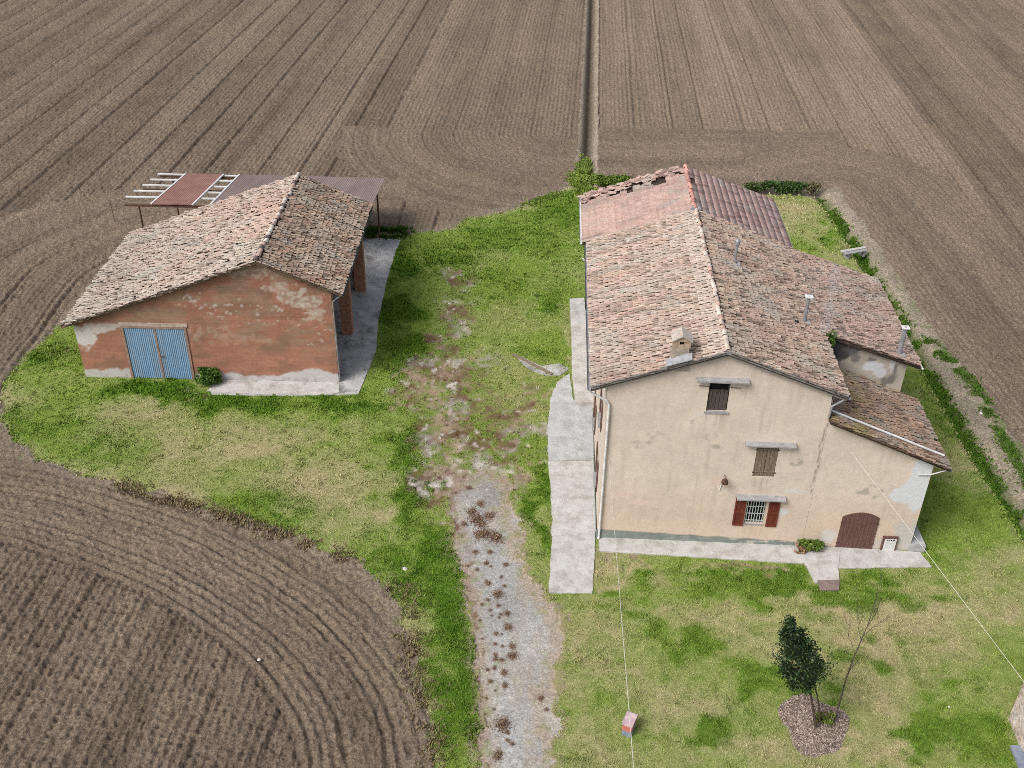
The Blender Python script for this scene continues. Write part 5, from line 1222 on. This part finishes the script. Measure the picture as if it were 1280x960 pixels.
# outbuilding cut by the right edge
oc = G(1260, 899)
ob = tag(empty('outbuilding', (oc[0], oc[1], 0), rad(3)), 'rough pale stone corner of a small outbuilding at the right edge', 'outbuilding')
def rub(u, z):
    c = np.array([.54, .46, .40]) * (.7 + .6 * fbm(u / .25, z / .2, 4, 151))[:, None]
    c = mixc(c, np.array([.60, .56, .52]), patch(u, z, [(1.0, 1.2, .6, .5, .8), (.4, .6, .3, .4, .8)], 152, .8, .3)); return mixc(c, np.array([.2, .15, .12]), sstep(.62, .7, fbm(u / .2, z / .12, 3, 153)) * .7)
ow = Walls()
ow.sheet((0, 0, 0), (0, -1, 0), 7, lambda u: 3.9, rub, [(1.5, 2.5, .05, 2.05)], step=.08, inward=(1, 0, 0)); ow.sheet((0, 0, 0), (1, 0, 0), 5, lambda u: 3.9 + .35 * min(u, 5 - u), rub, step=.12)
ow.sheet((5, 0, 0), (0, -1, 0), 7, lambda u: 3.9, rub, step=.3); ow.sheet((0, -7, 0), (1, 0, 0), 5, lambda u: 3.9 + .35 * min(u, 5 - u), rub, step=.3)
ow.build('wall', M['rubble'], ob)
MB().box((.15, -2.5, .05), (.2, -1.5, 2.05)).build('door', M['wood_dark'], ob)
MB().box((-.35, -2.6, -.1), (0.0, -1.25, .14)).build('step', M['blue_grey'], ob)
parts = coppi((2.5, 0, 4.86), (0, 1, 0), (-1, 0, -.35), -7.05, .05, 0, 2.7, palette(PAL_LIGHT)) + coppi((2.5, 0, 4.86), (0, 1, 0), (1, 0, -.35), -7.05, .05, 0, 2.7, palette(PAL_LIGHT))
tiles_obj('roof', parts, [M['tile'], M['deck']], ob, [(((-.05, -7.05, 3.96), (-.05, .05, 3.96), (2.5, .05, 4.85), (2.5, -7.05, 4.85)), (0, 0, -.06)), (((2.5, -7.05, 4.85), (2.5, .05, 4.85), (5.05, .05, 3.96), (5.05, -7.05, 3.96)), (0, 0, -.06))])

# ================================================================= CAMERA, LIGHT
cd = bpy.data.cameras.new('camera'); co = bpy.data.objects.new('camera', cd); COL.objects.link(co); SC.camera = co
cd.sensor_width = 36; cd.sensor_fit = 'HORIZONTAL'; cd.lens = FOC / 1280 * 36; cd.clip_start = .5; cd.clip_end = 9000
Rv = Vector((1, 0, 0)); Uv = Vector((0, math.sin(PITCH), math.cos(PITCH))); Fv = Vector((0, math.cos(PITCH), -math.sin(PITCH)))
cr_, sr_ = math.cos(ROLL), math.sin(ROLL)
Xc = Rv * cr_ + Uv * sr_; Yc = Uv * cr_ - Rv * sr_; Zc = -Fv
mw = Matrix((Xc, Yc, Zc)).transposed().to_4x4(); mw.translation = Vector((0, 0, CAMH)); co.matrix_world = mw

SUN_EL, SUN_AZ = rad(48), rad(232)     # compass bearing the light comes from (0 = +Y, clockwise)
sl = bpy.data.lights.new('sun', 'SUN'); so = bpy.data.objects.new('sun', sl); COL.objects.link(so)
sl.energy = 1.65; sl.angle = rad(26); sl.color = (1.0, .95, .88)
sd_ = Vector((math.sin(SUN_AZ) * math.cos(SUN_EL), math.cos(SUN_AZ) * math.cos(SUN_EL), math.sin(SUN_EL)))
so.rotation_euler = sd_.to_track_quat('Z', 'Y').to_euler(); so.location = (-30, -20, 60)
wd = bpy.data.worlds.new('World'); SC.world = wd; wd.use_nodes = True
nt = wd.node_tree; bg = nt.nodes['Background']; sky = nt.nodes.new('ShaderNodeTexSky'); sky.sky_type = 'NISHITA'; sky.sun_disc = False
sky.sun_elevation = SUN_EL; sky.sun_rotation = SUN_AZ; sky.air_density = 1.0; sky.dust_density = 4.0; sky.ozone_density = 1.0
hs = nt.nodes.new('ShaderNodeHueSaturation'); hs.inputs['Saturation'].default_value = .5   # thin cloud whitens the blue
nt.links.new(sky.outputs[0], hs.inputs['Color']); nt.links.new(hs.outputs[0], bg.inputs[0]); bg.inputs[1].default_value = .105
SC.cycles.filter_width = .85; SC.cycles.use_denoising = False
SC.view_settings.view_transform = 'Standard'; SC.view_settings.look = 'None'; SC.view_settings.gamma = 1; SC.view_settings.use_curve_mapping = False
SC.view_settings.exposure = .58
